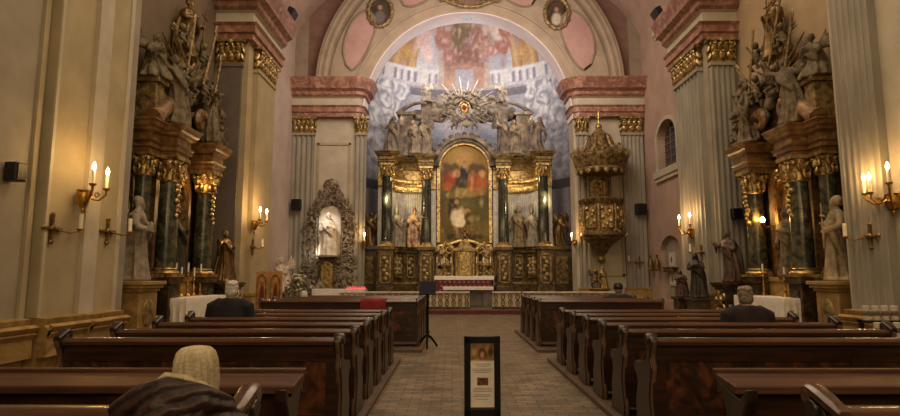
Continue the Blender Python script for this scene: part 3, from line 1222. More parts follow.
def statue_mesh(seed, armL, armR, beard=True, wings=False, mitre=False, halo=False, kneel=False, cross=False, staff=False, book=False, voxel=0.028, head_turn=0.0, sway=0.05, hood=False):
    """a robed standing figure 1.75 high facing -y; armL / armR = (elbow, hand)"""
    q = random.Random(seed)
    mb = MB()
    ph, k1 = q.uniform(0, 6), q.choice((7, 8, 9))

    def cx(z):
        return sway * math.sin(z * 2.6 + 0.4)
    zs = 0.62 if kneel else 1.0
    rings = []
    for r, z in robe_profile():
        zz = z * zs if z < 0.95 else 0.95 * zs + (z - 0.95)
        amp = 0.05 * max(0.0, 1 - z / 1.25) + 0.008
        ring = []
        n = 40
        for i in range(n):
            a = 2 * PI * i / n
            rr = r * (1.35 if kneel and z < 0.6 else 1) + amp * math.sin(k1 * a + ph + z * 1.6) + amp * 0.6 * math.sin((k1 * 2 - 3) * a - ph * 2 + z * 2.3)
            ring.append((cx(z) + rr * 1.1 * math.cos(a), rr * 0.85 * math.sin(a) + (-0.06 if kneel and z < .5 else 0), zz))
        rings.append(ring)
    mb.loft(rings)
    dz = -0.95 * (1 - zs)
    sh = 1.36 + dz
    c0 = cx(1.4)
    # shoulders and arms in wide sleeves
    mb.tube([(c0 - 0.2, 0, sh - 0.03), (c0, 0, sh + 0.02), (c0 + 0.2, 0, sh - 0.03)], [0.085, 0.1, 0.085], 10)
    for sx, (el_, ha) in ((-1, armL), (1, armR)):
        s_ = Vector((c0 + sx * 0.21, 0, sh - 0.03))
        e = Vector((el_[0] * sx + c0, el_[1], el_[2] + dz))
        h = Vector((ha[0] * sx + c0, ha[1], ha[2] + dz))
        mb.tube([s_, s_.lerp(e, 0.5), e], [0.085, 0.08, 0.075], 10)
        mb.tube([e, e.lerp(h, 0.5), h], [0.075, 0.07, 0.075], 10)
        d = (h - e).normalized()
        mb.tube([h - d * 0.02, h + d * 0.05, h + d * 0.12], [0.035, 0.042, 0.022], 8)
        # hanging sleeve
        mb.tube([e.lerp(h, 0.7), e.lerp(h, 0.6) + Vector((0, 0, -0.16)), e.lerp(h, 0.5) + Vector((0, 0, -0.3))], [0.06, 0.05, 0.02], 8)
    # mantle: heavy folds from one shoulder across the body and down the back
    for j in range(5):
        o = 0.045 * j
        mb.tube([(c0 - 0.2 + o, -0.1, sh - 0.02), (c0 - 0.08 + o, -0.2, 1.12 + dz), (c0 + 0.14, -0.22, 0.92 + dz + o * 0.9), (c0 + 0.25, -0.14, 0.78 + dz + o), (c0 + 0.27 - o * 0.3, -0.02, 0.45 * zs + o)], [0.03, 0.04, 0.045, 0.045, 0.025], 8)
    for j in range(5):
        x = -0.2 + 0.1 * j
        mb.tube([(c0 + x * 0.8, 0.1, sh), (x * 1.1 + cx(.8), 0.19, 0.85 * zs), (x * 1.5, 0.24 + q.uniform(-.03, .03), 0.06)], [0.06, 0.06, 0.05], 8)
    # neck and head
    hx, hz = c0 + head_turn * 0.06, 1.62 + dz
    mb.tube([(c0, 0, 1.42 + dz), (hx, -0.01, 1.55 + dz)], [0.06, 0.055], 10)
    mb.el((hx, -0.01, hz), (0.082, 0.1, 0.12), 14)
    t = head_turn
    fx, fy = math.sin(t), -math.cos(t)
    mb.el((hx + fx * 0.10, fy * 0.10, hz - 0.01), (0.022, 0.03, 0.03), 8)
    mb.el((hx + fx * 0.07, fy * 0.07, hz - 0.06), (0.05, 0.05, 0.05), 8)
    mb.el((hx, 0.025, hz + 0.035), (0.092, 0.1, 0.105), 12)
    if not hood:
        mb.tube([(hx - 0.075, 0.02, hz + 0.03), (hx - 0.09, 0.03, hz - 0.08)], [0.04, 0.03], 8)
        mb.tube([(hx + 0.075, 0.02, hz + 0.03), (hx + 0.09, 0.03, hz - 0.08)], [0.04, 0.03], 8)
    else:
        mb.tube([(hx, 0.06, hz + 0.1), (hx, 0.1, hz - 0.05), (c0, 0.1, 1.4 + dz)], [0.09, 0.12, 0.15], 12)
    if beard:
        mb.tube([(hx + fx * 0.07, fy * 0.08, hz - 0.06), (hx + fx * 0.09, fy * 0.1, hz - 0.19)], [0.055, 0.022], 8)
    if mitre:
        mb.loft([[(hx + 0.1 * math.cos(a) * f, 0.09 * math.sin(a) * g + 0.01, hz + z) for a in [2 * PI * i / 16 for i in range(16)]] for f, g, z in ((1, 1, 0.05), (1.12, 1.0, 0.16), (0.7, 0.6, 0.28), (0.1, 0.2, 0.38))])
    if halo:
        mb.tube([(hx + 0.17 * math.cos(2 * PI * i / 16), 0.05, hz + 0.03 + 0.17 * math.sin(2 * PI * i / 16)) for i in range(17)], 0.022, 6)
    if wings:
        for sx in (-1, 1):
            for j in range(6):
                a = 0.35 + 0.26 * j
                L_ = 0.62 - 0.05 * j
                b = Vector((c0 + sx * 0.08, 0.14, 1.26 + dz))
                tip = b + Vector((sx * math.sin(a) * L_ * 1.05, 0.14, math.cos(a) * L_))
                mb.tube([b, b.lerp(tip, 0.5) + Vector((sx * 0.05, 0.05, 0.08)), tip], [0.05, 0.062, 0.02], 8)
    hR = Vector((armR[1][0] + c0, armR[1][1], armR[1][2] + dz))
    if staff:
        mb.tube([(hR.x, hR.y - 0.05, 0.03), (hR.x, hR.y - 0.05, 1.95)], 0.024, 8)
        mb.spiral((hR.x + 0.0, hR.y - 0.05, 1.98), 0.11, 0.026, 1.0, 'y', PI, -1)
    if cross:
        mb.tube([(hR.x, hR.y - 0.05, hR.z - 0.4), (hR.x + 0.08, hR.y - 0.08, hR.z + 0.55)], 0.026, 8)
        mb.tube([(hR.x - 0.12, hR.y - 0.06, hR.z + 0.32), (hR.x + 0.24, hR.y - 0.06, hR.z + 0.26)], 0.026, 8)
    if book:
        hL = Vector((-armL[1][0] + c0, armL[1][1] - 0.03, armL[1][2] + dz + 0.06))
        mb.box(hL, (0.17, 0.07, 0.23), ry=0.2)
    # irregular plinth under the feet
    mb.lathe([(0.31, -0.005), (0.33, 0.02), (0.31, 0.06), (0.1, 0.065)], (0, 0, 0), 16, 1.05, 0.85)
    return remeshed(mb, 'carved_figure_%d' % seed, [M['stone_white']], voxel, 1)


BENT = ((0.3, -0.02, 1.08), (0.1, -0.24, 1.16))
PRAY = ((0.27, -0.08, 1.1), (0.03, -0.27, 1.24))
DOWN = ((0.3, 0.0, 1.08), (0.33, -0.08, 0.84))
OUT = ((0.42, -0.05, 1.2), (0.58, -0.14, 1.34))
UP = ((0.4, -0.06, 1.42), (0.5, -0.14, 1.72))
FRONT = ((0.3, -0.1, 1.12), (0.28, -0.36, 1.2))
HOLD = ((0.3, -0.02, 1.1), (0.2, -0.26, 1.02))
FIG = {
    'saint_book': statue_mesh(11, HOLD, BENT, book=True, head_turn=0.5),
    'saint_pray': statue_mesh(12, PRAY, PRAY, beard=False, hood=True, head_turn=-0.3),
    'bishop': statue_mesh(13, BENT, FRONT, mitre=True, staff=True),
    'saint_out': statue_mesh(14, OUT, BENT, head_turn=-0.5, sway=0.08),
    'saint_cross': statue_mesh(15, BENT, HOLD, cross=True, beard=True, sway=-0.06),
    'angel_up': statue_mesh(16, UP, OUT, beard=False, wings=True, sway=0.1),
    'angel_kneel': statue_mesh(17, PRAY, PRAY, beard=False, wings=True, kneel=True, head_turn=0.4),
    'angel_out': statue_mesh(18, OUT, DOWN, beard=False, wings=True, sway=-0.1, head_turn=0.6),
    'saint_halo': statue_mesh(19, DOWN, BENT, halo=True, beard=False, sway=0.06),
}


def putto_mesh(seed, spread=0.3):
    q = random.Random(seed)
    mb = MB()
    mb.tube([(0, 0, 0.30), (0, -0.02, 0.42), (0, 0, 0.58)], [0.11, 0.12, 0.1], 12)
    mb.el((0, -0.02, 0.76), (0.1, 0.105, 0.115), 12)
    mb.el((0, -0.12, 0.75), (0.02, 0.03, 0.02), 6)
    for sx in (-1, 1):
        up = 1 if (sx > 0) == (seed % 2 == 0) else 0
        mb.tube([(sx * 0.1, 0, 0.58), (sx * 0.24, -0.05, 0.55 + 0.12 * up), (sx * 0.32, -0.12, 0.5 + 0.36 * up)], [0.05, 0.045, 0.035], 8)
        mb.tube([(sx * 0.06, 0, 0.3), (sx * (0.1 + spread * 0.3), -0.14, 0.2), (sx * (0.08 + spread * 0.2), -0.04, 0.0)], [0.075, 0.065, 0.04], 8)
        mb.el((sx * (0.08 + spread * 0.2), -0.07, 0.02), (0.035, 0.07, 0.03), 8)
        for j in range(3):
            a = 0.5 + 0.4 * j
            b = Vector((sx * 0.05, 0.09, 0.55))
            tip = b + Vector((sx * math.sin(a) * 0.34, 0.1, math.cos(a) * 0.34))
            mb.tube([b, b.lerp(tip, 0.5), tip], [0.03, 0.04, 0.015], 6)
    mb.tube([(-0.14, -0.08, 0.4), (0, -0.15, 0.34), (0.16, -0.06, 0.28), (0.24, 0.05, 0.2)], [0.03, 0.04, 0.04, 0.02], 8)
    return remeshed(mb, 'putto_%d' % seed, [M['stone_white']], 0.02, 1)


FIG['putto_a'] = putto_mesh(21)
FIG['putto_b'] = putto_mesh(22, 0.7)


def statue(kind, name, label, cat, loc, m, rz=0, h=1.75, group=None, base=None, sx=1.0):
    s_ = h / 1.75
    if base is None:
        o = obj_from(FIG[kind], name, M[m], loc=loc, rot=(0, 0, rz), scale=(s_ * sx, s_, s_))
        return tag(o, label, cat, group)
    # figure on its own pedestal base (parts)
    t = thing(name, label, cat, loc, rz, group)
    bh, bm_ = base
    obj_from(FIG[kind], 'figure', M[m], t, (0, 0, bh), None, (s_ * sx, s_, s_))
    mb = MB()
    mb.lathe([(0.34 * s_, 0), (0.36 * s_, 0.02), (0.32 * s_, 0.05), (0.3 * s_, bh - 0.04), (0.36 * s_, bh - 0.01), (0.36 * s_, bh + 0.01)], n=8)
    mb.build('base', M[bm_], t)
    return t


# ------------------------------------------------------------------ people, seated, facing +y (towards the altar)
def seated_person(label, loc, coat, hair, head_h=1.30, lean=0.05, group=None, hat=None, hood=False, rz=0.0, hair_m='hair_white', bulk=1.0, turn=0.0, nd=0.255, sd=0.315):
    """loc is on the platform under the person; the seat is at z=.44 above it"""
    t = thing('person', label, 'person', loc, rz, group)
    S = 0.44
    top = head_h
    hz = top - 0.13
    nk = top - nd
    shz = top - sd
    f = lean
    mb = MB()
    # pelvis, torso, neck, head
    mb.tube([(0, 0, S + 0.09), (0, 0.0 + f * 0.2, S + 0.28), (0, f * 0.7, shz - 0.08), (0, f, shz + 0.02)], [0.165, 0.14, 0.165, 0.1], 14)
    mb.tube([(0, f, shz), (0, f + 0.01, nk + 0.03), (0, f + 0.03, hz)], [0.075, 0.058, 0.055], 10)
    hy = f + 0.035
    mb.el((0, hy, hz + 0.01), (0.075, 0.095, 0.115), 16)
    ft = turn

    def hp(x, y, z):
        c_, s__ = math.cos(ft), math.sin(ft)
        return (x * c_ - y * s__, hy + x * s__ + y * c_, hz + z)
    mb.el(hp(0, 0.045, -0.06), (0.055, 0.055, 0.055), 10)      # jaw
    mb.tube([hp(0, 0.09, 0.02), hp(0, 0.115, -0.025)], [0.012, 0.02], 8)   # nose
    mb.el(hp(0, 0.093, -0.065), (0.026, 0.012, 0.008), 8)        # lips
    for sx in (-1, 1):
        mb.el(hp(sx * 0.078, -0.005, -0.01), (0.014, 0.026, 0.036), 8)     # ears
        mb.el(hp(sx * 0.032, 0.088, 0.02), (0.016, 0.01, 0.011), 8)        # eyes
        # thigh, calf, foot
        mb.tube([(sx * 0.09, 0.02, S + 0.09), (sx * 0.11, 0.24, S + 0.09), (sx * 0.12, 0.44, S + 0.07)], [0.09, 0.08, 0.062], 10)
        mb.tube([(sx * 0.12, 0.44, S + 0.06), (sx * 0.12, 0.46, 0.28), (sx * 0.12, 0.44, 0.07)], [0.06, 0.058, 0.04], 10)
        mb.tube([(sx * 0.12, 0.4, 0.04), (sx * 0.13, 0.62, 0.035)], [0.04, 0.035], 8)
        # arm resting on the thigh
        e = (sx * 0.27, f * 0.6 + 0.02, shz - 0.29)
        w = (sx * 0.13, 0.25, S + 0.22)
        mb.tube([(sx * 0.18, f, shz - 0.02), e], [0.06, 0.05], 10)
        mb.tube([e, w], [0.048, 0.033], 10)
        d = (Vector(w) - Vector(e)).normalized()
        pc = Vector(w) + d * 0.05
        mb.tube([w, pc, pc + d * 0.03], [0.028, 0.038, 0.034], 8)
        for k in range(4):                                              # fingers
            o = Vector((sx * (-0.03 + 0.02 * k), 0.0, 0.004))
            L_ = (0.066, 0.075, 0.07, 0.055)[k]
            b = pc + d * 0.045 + o
            mb.tube([b, b + d * L_ * 0.5, b + d * L_ * 0.85 + Vector((0, 0, -0.025))], [0.0095, 0.009, 0.007], 6)
        b = pc + Vector((-sx * 0.035, -0.02, 0))
        mb.tube([b, b + Vector((-sx * 0.03, 0.03, 0)), b + Vector((-sx * 0.03, 0.06, -0.005))], [0.012, 0.011, 0.008], 6)
    me = remeshed(mb, 'body', [M['skin']], 0.014, 1)
    o = obj_from(me, 'body', parent=t)
    # coat: torso, sleeves, collar, skirt over the thighs
    mb = MB()
    b = bulk
    mb.loft([[(rx * b * math.cos(a), y + ry * b * math.sin(a), z) for a in [2 * PI * i / 28 for i in range(28)]] for rx, ry, y, z in (
        (0.24, 0.2, 0.02, S + 0.0), (0.235, 0.19, 0.02, S + 0.15), (0.205, 0.165, f * 0.3, S + 0.33), (0.225, 0.17, f * 0.7, shz - 0.16), (0.215, 0.14, f * 0.9, shz - 0.03), (0.13, 0.11, f, shz + 0.06), (0.085, 0.095, f + 0.01, nk + 0.02))])
    for sx in (-1, 1):
        e = (sx * 0.25 * b, f * 0.6 + 0.02, shz - 0.29)
        w = (sx * 0.15, 0.235, S + 0.215)
        mb.tube([(sx * 0.12, f * 0.9, shz - 0.0), (sx * 0.205 * b, f * 0.9, shz - 0.05), e], [0.085 * b, 0.092 * b, 0.078 * b], 12)
        mb.tube([e, w], [0.075 * b, 0.055], 12)
        mb.tube([(sx * 0.1, 0.0, S + 0.1), (sx * 0.12, 0.22, S + 0.1)], [0.125, 0.105], 12)
    me = remeshed(mb, 'coat', [M[coat]], 0.02, 2)
    co = obj_from(me, 'coat', parent=t)
    mb = MB()
    mb.tube([(0.1 * math.cos(a), f + 0.012 + 0.1 * math.sin(a), nk - 0.01 + 0.012 * math.sin(a)) for a in [2 * PI * i / 20 for i in range(21)]], 0.026, 8)
    mb.build('collar', M[coat], co)
    # trousers and shoes
    mb = MB()
    for sx in (-1, 1):
        mb.tube([(sx * 0.1, 0.15, S + 0.09), (sx * 0.12, 0.45, S + 0.07)], [0.1, 0.078], 12)
        mb.tube([(sx * 0.12, 0.45, S + 0.075), (sx * 0.12, 0.47, 0.28), (sx * 0.12, 0.45, 0.09)], [0.077, 0.07, 0.062], 12)
    obj_from(remeshed(mb, 'trousers', [M['trouser']], 0.02, 1), 'trousers', parent=t)
    for sx in (-1, 1):
        mb = MB()
        mb.tube([(sx * 0.12, 0.39, 0.05), (sx * 0.125, 0.5, 0.055), (sx * 0.13, 0.66, 0.04)], [0.05, 0.052, 0.04], 10)
        mb.build('shoe', M['black'], t)
    # hair
    if hair == 'short':
        mb = MB()
        mb.el((0, hy - 0.014, hz + 0.04), (0.093, 0.103, 0.102), 18)
        mb.el((0, hy - 0.045, hz - 0.02), (0.088, 0.07, 0.085), 14)
        for k in range(26):
            a = 2 * PI * k / 26
            q = rnd.uniform(0.4, 1.0)
            mb.el((0.078 * q * math.cos(a), hy - 0.02 + 0.085 * q * math.sin(a), hz + 0.05 + 0.085 * math.sqrt(1 - q * q * 0.8)), (0.03, 0.03, 0.02), 6)
        obj_from(remeshed(mb, 'hair', [M[hair_m]], 0.012, 1), 'hair', parent=t)
    return t, (hy, hz, nk, shz)
# ------------------------------------------------------------------ pews
def end_profile(h=1.0):
    """side outline of a carved bench end: y forward (towards the altar), z up"""
    back = [(0.02, 0.0), (0.0, 0.10), (0.035, 0.22), (0.06, 0.36), (0.03, 0.5), (-0.01, 0.62), (-0.015, h - 0.26), (0.015, h - 0.17), (-0.01, h - 0.1), (-0.045, h - 0.05), (-0.05, h - 0.01)]
    top = [(-0.02, h + 0.025), (0.04, h + 0.035), (0.1, h + 0.02), (0.115, h - 0.02), (0.1, h - 0.06)]
    front = [(0.085, h - 0.12), (0.1, h - 0.18), (0.17, 0.69), (0.28, 0.66), (0.4, 0.66), (0.46, 0.62), (0.46, 0.57), (0.4, 0.53), (0.37, 0.46), (0.4, 0.38), (0.45, 0.28), (0.43, 0.14), (0.47, 0.08), (0.47, 0.0)]
    return [(y, z) for y, z in back + top + front]


def build_end(parent, x, sgn, h=1.0, z0=0.0, arm=0):
    e = MB()
    P = [(y, z + z0) for y, z in end_profile(h)]
    e.prism(P, x - 0.035, x + 0.035, 'x')
    o = e.build('bench_end', M['wood_end'], parent, bevel=0.008, ang=50)
    # lighter moulding that follows the back edge, and the scroll at the top
    k = MB()
    k.tube([(x, y - 0.002, z + z0) for y, z in end_profile(h)[:11]], 0.022, 8)
    k.build('edge_moulding', M['wood_edge'], o)
    k = MB()
    k.lathe([(0.0, -0.05), (0.045, -0.05), (0.055, -0.03), (0.055, 0.03), (0.045, 0.05), (0.0, 0.05)], n=14)
    k.v = [Vector((x + p.z, 0.045 + p.x, h - 0.0 + z0 + p.y)) for p in k.v]
    k.build('scroll', M['wood_end'], o)
    if arm:
        k = MB()
        q_ = 1.0 if arm == 2 else 0.5
        k.loft([[(x + dx * w_, 0.03 + (y - 0.03) * q_, h + (z - h) * (0.5 + 0.5 * q_) + dz * 0.55 + z0) for dx, dz in ((-1, -.03), (-1, .03), (-.6, .055), (.6, .055), (1, .03), (1, -.03))] for y, z, w_ in ((-0.15, h + 0.0, 0.032), (-0.1, h + 0.025, 0.04), (-0.02, h + 0.06, 0.046), (0.05, h + 0.085, 0.048), (0.09, h + 0.09, 0.046), (0.115, h + 0.07, 0.04))])
        k.tube([(x - 0.046, 0.03 + 0.055 * q_, h + 0.06 * (0.5 + 0.5 * q_) + z0), (x + 0.046, 0.03 + 0.055 * q_, h + 0.06 * (0.5 + 0.5 * q_) + z0)], 0.04 * (0.5 + 0.5 * q_), 12)
        k.build('scroll_arm', M['wood_top'] if arm == 2 else M['wood_end'], o)
    return o


def make_pew(label, L, loc, h=1.0, group=None, arms=(0, 0)):
    t = thing('pew', label, 'pew', loc, 0, group)
    mb = MB()
    mb.bb(-L / 2 + 0.03, L / 2 - 0.03, 0.03, 0.06, 0.10, h - 0.05)
    # frame members standing proud of the panels, on the rear face
    n = max(2, round(L / 0.95))
    mb.bb(-L / 2 + 0.03, L / 2 - 0.03, 0.005, 0.035, 0.10, 0.22)
    mb.bb(-L / 2 + 0.03, L / 2 - 0.03, 0.005, 0.035, h - 0.2, h - 0.05)
    for i in range(n + 1):
        x = -L / 2 + 0.08 + (L - 0.16) * i / n
        mb.bb(x - 0.06, x + 0.06, 0.003, 0.036, 0.10, h - 0.05)
    b = mb.build('backrest', M['wood'], t, smooth=False)
    for i in range(n):
        x0 = -L / 2 + 0.08 + (L - 0.16) * i / n + 0.06
        x1 = -L / 2 + 0.08 + (L - 0.16) * (i + 1) / n - 0.06
        p = MB()
        p.bb(x0, x1, 0.018, 0.031, 0.22, h - 0.2)
        p.bb(x0 + 0.08, x1 - 0.08, 0.012, 0.02, 0.28, h - 0.26)
        p.build('inlay_panel', M['inlay'], b, smooth=False)
    mb = MB()
    prof = [(-0.03, h - 0.05), (-0.045, h - 0.02), (-0.03, h + 0.005), (0.0, h + 0.015), (0.07, h + 0.012), (0.1, h - 0.005), (0.1, h - 0.03), (0.08, h - 0.05)]
    mb.prism(prof, -L / 2 + 0.03, L / 2 - 0.03, 'x')
    mb.build('top_rail', M['wood_top'], t, ang=50)
    mb = MB()
    mb.bb(-L / 2 + 0.03, L / 2 - 0.03, 0.06, 0.45, 0.41, 0.445)
    mb.bb(-L / 2 + 0.03, L / 2 - 0.03, 0.38, 0.4, 0.1, 0.41)
    mb.build('seat', M['wood'], t, smooth=False, bevel=0.008)
    for sx in (-1, 1):
        build_end(t, sx * (L / 2 - 0.03), sx, h, 0.0, arms[0 if sx < 0 else 1])
    return t


def make_desk(label, L, loc, h=0.93, group=None):
    """panelled front with a sloping book rest, facing the pew behind it"""
    t = thing('prayer_desk', label, 'prayer desk', loc, 0, group)
    mb = MB()
    mb.bb(-L / 2 + 0.03, L / 2 - 0.03, 0.0, 0.035, 0.05, h - 0.04)
    for i in range(4):
        x = -L / 2 + 0.08 + (L - 0.16) * i / 3
        mb.bb(x - 0.05, x + 0.05, -0.02, 0.05, 0.05, h - 0.04)
    mb.build('front_panel', M['wood'], t, smooth=False)
    mb = MB()
    mb.prism([(-0.06, h - 0.02), (-0.06, h - 0.075), (0.22, h - 0.03), (0.22, h + 0.02)][::-1], -L / 2 - 0.02, L / 2 + 0.02, 'x')
    mb.prism([(0.2, h + 0.0), (0.2, h + 0.045), (0.26, h + 0.045), (0.26, h - 0.02)], -L / 2 - 0.02, L / 2 + 0.02, 'x')
    mb.build('book_rest', M['wood_rest'], t, smooth=False, bevel=0.01)
    mb = MB()
    mb.bb(-L / 2 + 0.05, L / 2 - 0.05, -0.34, -0.16, 0.12, 0.16)
    mb.build('kneeling_board', M['wood'], t, smooth=False, bevel=0.01)
    for sx in (-1, 1):
        x = sx * (L / 2 - 0.035)
        e = MB()
        P = [(-0.3, 0.0), (-0.3, 0.14), (-0.2, 0.2), (-0.1, 0.3), (-0.06, 0.45), (-0.1, 0.6), (-0.16, 0.7), (-0.16, 0.78), (-0.08, h - 0.1), (0.22, h - 0.03), (0.24, h - 0.12), (0.18, 0.72), (0.12, 0.6), (0.1, 0.4), (0.16, 0.2), (0.2, 0.1), (0.2, 0.0)]
        e.prism(P, x - 0.04, x + 0.04, 'x')
        o = e.build('desk_end', M['wood_end'], t, bevel=0.01, ang=50)
    return t


XA_L, XA_R = -1.02, 1.82
ORD = ['rearmost', 'second', 'third', 'fourth', 'fifth', 'frontmost']
proto = {}
side_words = {'L': 'on the knit-hat side', 'R': 'on the pulpit side'}
LL, LR = 2.63, 2.9
for s_ in 'LR':
    L_ = LL if s_ == 'L' else LR
    xc = (XA_L - L_ / 2) if s_ == 'L' else (XA_R + L_ / 2)
    for i in range(6):
        Y = 5.28 + 0.845 * i
        lab = ('%s dark carved pew of the block beyond the gap, %s' % (ORD[i], side_words[s_]))
        if i == 0:
            lab = 'dark pew showing its whole burl-inlaid back panel, %s' % side_words[s_]
        g = 'carved pews of the long block, ' + ('knit hat side' if s_ == 'L' else 'pulpit side')
        if i == 0:
            t = proto[s_] = make_pew(lab, L_, (xc, Y, PLAT), 0.9, g, arms=(1, 0) if s_ == 'L' else (0, 1))
        else:
            t = copy_tree(proto[s_])
            t.location = (xc, Y, PLAT)
            t['label'] = lab
    # front part near us: a desk, the pew behind it
    Ln = 3.4
    xn = (XA_L - 0.02 - Ln / 2) if s_ == 'L' else (XA_R + 0.02 + Ln / 2)
    make_desk('dark prayer desk with sloping book rest before the near pew, ' + side_words[s_], Ln, (xn, 3.78, PLAT), 0.8, 'prayer desks before the near pews')
    xa = XA_L + (0.0 if s_ == 'L' else 0)
    xn = (XA_L - Ln / 2) if s_ == 'L' else (XA_R + 0.03 + Ln / 2)
    make_pew('nearest visible dark pew with rising scrolled arm beside the aisle, ' + side_words[s_], Ln, (xn, 2.93, PLAT), 0.81, 'near pews behind the prayer desks', arms=(0, 2) if s_ == 'L' else (2, 0))
# the pew under the woman (its top lies just below the picture)
make_pew('dark pew the woman in the pale knit hat sits on', 2.6, (-2.3, 2.12, PLAT), 0.8)
for s_ in 'LR':
    L_ = 3.4 if s_ == 'L' else 2.65
    xc = (-0.69 - L_ / 2) if s_ == 'L' else (XA_R + L_ / 2)
    for i in range(4):
        Y = 12.0 + 0.9 * i
        lab = '%s dark pew of the small far block near the altar rail, %s' % (['rearmost', 'second', 'third', 'frontmost'][i], {'L': 'beside the blue-covered stand', 'R': 'below the hanging pulpit'}[s_])
        g = 'pews of the far blocks, ' + ('blue stand side' if s_ == 'L' else 'pulpit side')
        if i == 0:
            p0 = t = make_pew(lab, L_, (xc, Y, PLAT), 0.95, g)
        else:
            t = copy_tree(p0)
            t.location = (xc, Y, PLAT)
            t['label'] = lab
# ------------------------------------------------------------------ altars
def capital_round(mb, c, r, z0, z1):
    h = z1 - z0
    x, y = c
    mb.lathe([(r * 1.02, z0), (r * 1.1, z0 + .03 * h), (r * 0.95, z0 + .08 * h), (r * 1.0, z0 + 0.5 * h), (r * 1.3, z1 - 0.15 * h)], (x, y, 0), 16)
    mb.bb(x - r * 1.5, x + r * 1.5, y - r * 1.5, y + r * 1.5, z1 - 0.14 * h, z1)
    for row in range(2):
        for k in range(8):
            a = 2 * PI * (k + 0.5 * row) / 8
            q = r * (1.12 + 0.12 * row)
            mb.el((x + q * math.cos(a), y + q * math.sin(a), z0 + h * (0.26 + 0.3 * row)), (r * 0.22, r * 0.34, h * 0.2), 8, (0.25 * math.sin(a), -0.25 * math.cos(a), a + PI / 2))
            mb.el((x + (q + r * .18) * math.cos(a), y + (q + r * .18) * math.sin(a), z0 + h * (0.42 + 0.3 * row)), (r * 0.16,) * 3, 6)
    for k in range(4):
        a = PI / 4 + PI / 2 * k
        mb.el((x + r * 1.55 * math.cos(a), y + r * 1.55 * math.sin(a), z1 - 0.26 * h), (r * .28, r * .28, h * .14), 8)


def column(parent, x, y, z0, z1, r, shaft, cap_h, flat=False, garland=True):
    """column with base, shaft and gilded capital (sub-parts of the shaft)"""
    mb = MB()
    hb = 0.22
    n = 10
    prof = [(r, z0 + hb)] + [(r * (1.0 + 0.03 * math.sin(PI * k / n) - 0.12 * k / n), z0 + hb + (z1 - cap_h - z0 - hb) * k / n) for k in range(1, n + 1)]
    mb.lathe(prof, (x, y, 0), 24)
    o = mb.build('column', M[shaft], parent)
    mb = MB()
    mb.bb(x - r * 1.4, x + r * 1.4, y - r * 1.4, y + r * 1.4, z0, z0 + 0.07)
    mb.lathe([(r * 1.35, z0 + .07), (r * 1.4, z0 + .1), (r * 1.3, z0 + .14), (r * 1.12, z0 + .16), (r * 1.18, z0 + .19), (r * 1.02, z0 + hb)], (x, y, 0), 20)
    mb.build('column_base', M['gold'], o)
    mb = MB()
    capital_round(mb, (x, y), r * 0.9, z1 - cap_h, z1)
    mb.build('capital', M['gold'], o)
    if garland:
        mb = MB()
        for k in range(7):
            mb.el((x + rnd.uniform(-.07, .07), y - r * 0.95, z1 - cap_h - 0.08 - 0.12 * k), (0.1 - 0.008 * k, 0.06, 0.075), 8)
        mb.build('gilded_drop', M['gold'], o)
    return o


def ent_block(parent, x0, x1, y0, y1, z0, z1, mats=('orange_marble', 'orange_marble', 'gold_dull'), over=0.22, name='entablature'):
    prof = [(0.0, 0), (0.0, 0.12), (0.05, 0.14), (0.05, 0.26), (0.1, 0.32), (0.02, 0.34), (0.02, 0.6), (0.1, 0.66), (0.12, 0.74), (over * 0.75, 0.8), (over * 0.85, 0.9), (over, 0.96), (over, 1.0), (over * 0.3, 1.04)]
    mb = MB()
    rings = [[(x1 + o, y1, z0 + (z1 - z0) * t), (x1 + o, y0 - o, z0 + (z1 - z0) * t), (x0 - o, y0 - o, z0 + (z1 - z0) * t), (x0 - o, y1, z0 + (z1 - z0) * t)] for o, t in prof]
    mb.loft(rings)
    return mb.build(name, M[mats[0]], parent, smooth=False)


def ring_arch(mb, cx, zc_, r0, r1, y0, y1, a0=0, a1=PI, K=24, sz=1.0):
    for k in range(K):
        a, b = a0 + (a1 - a0) * k / K, a0 + (a1 - a0) * (k + 1) / K
        mb.prism([(cx + r * math.cos(t), zc_ + r * sz * math.sin(t)) for r, t in ((r0, a), (r0, b), (r1, b), (r1, a))], y0, y1, 'y')


def candlestick(label, loc, h=0.62, lit=False, m='brass', group=None, ch=0.3):
    t = thing('candlestick', label, 'candlestick', loc, 0, group)
    mb = MB()
    mb.lathe([(0.085, 0), (0.09, 0.015), (0.06, 0.04), (0.025, 0.08), (0.04, 0.13), (0.02, 0.18), (0.018, 0.3 * h), (0.045, 0.42 * h), (0.02, 0.55 * h), (0.018, 0.75 * h), (0.035, 0.85 * h), (0.02, 0.9 * h), (0.055, 0.97 * h), (0.055, h), (0.0, h)], n=14)
    mb.build('stick', M[m], t)
    mb = MB()
    mb.lathe([(0.022, h), (0.022, h + ch), (0.004, h + ch + 0.01)], n=10)
    mb.build('candle', M['candle'], t)
    return t


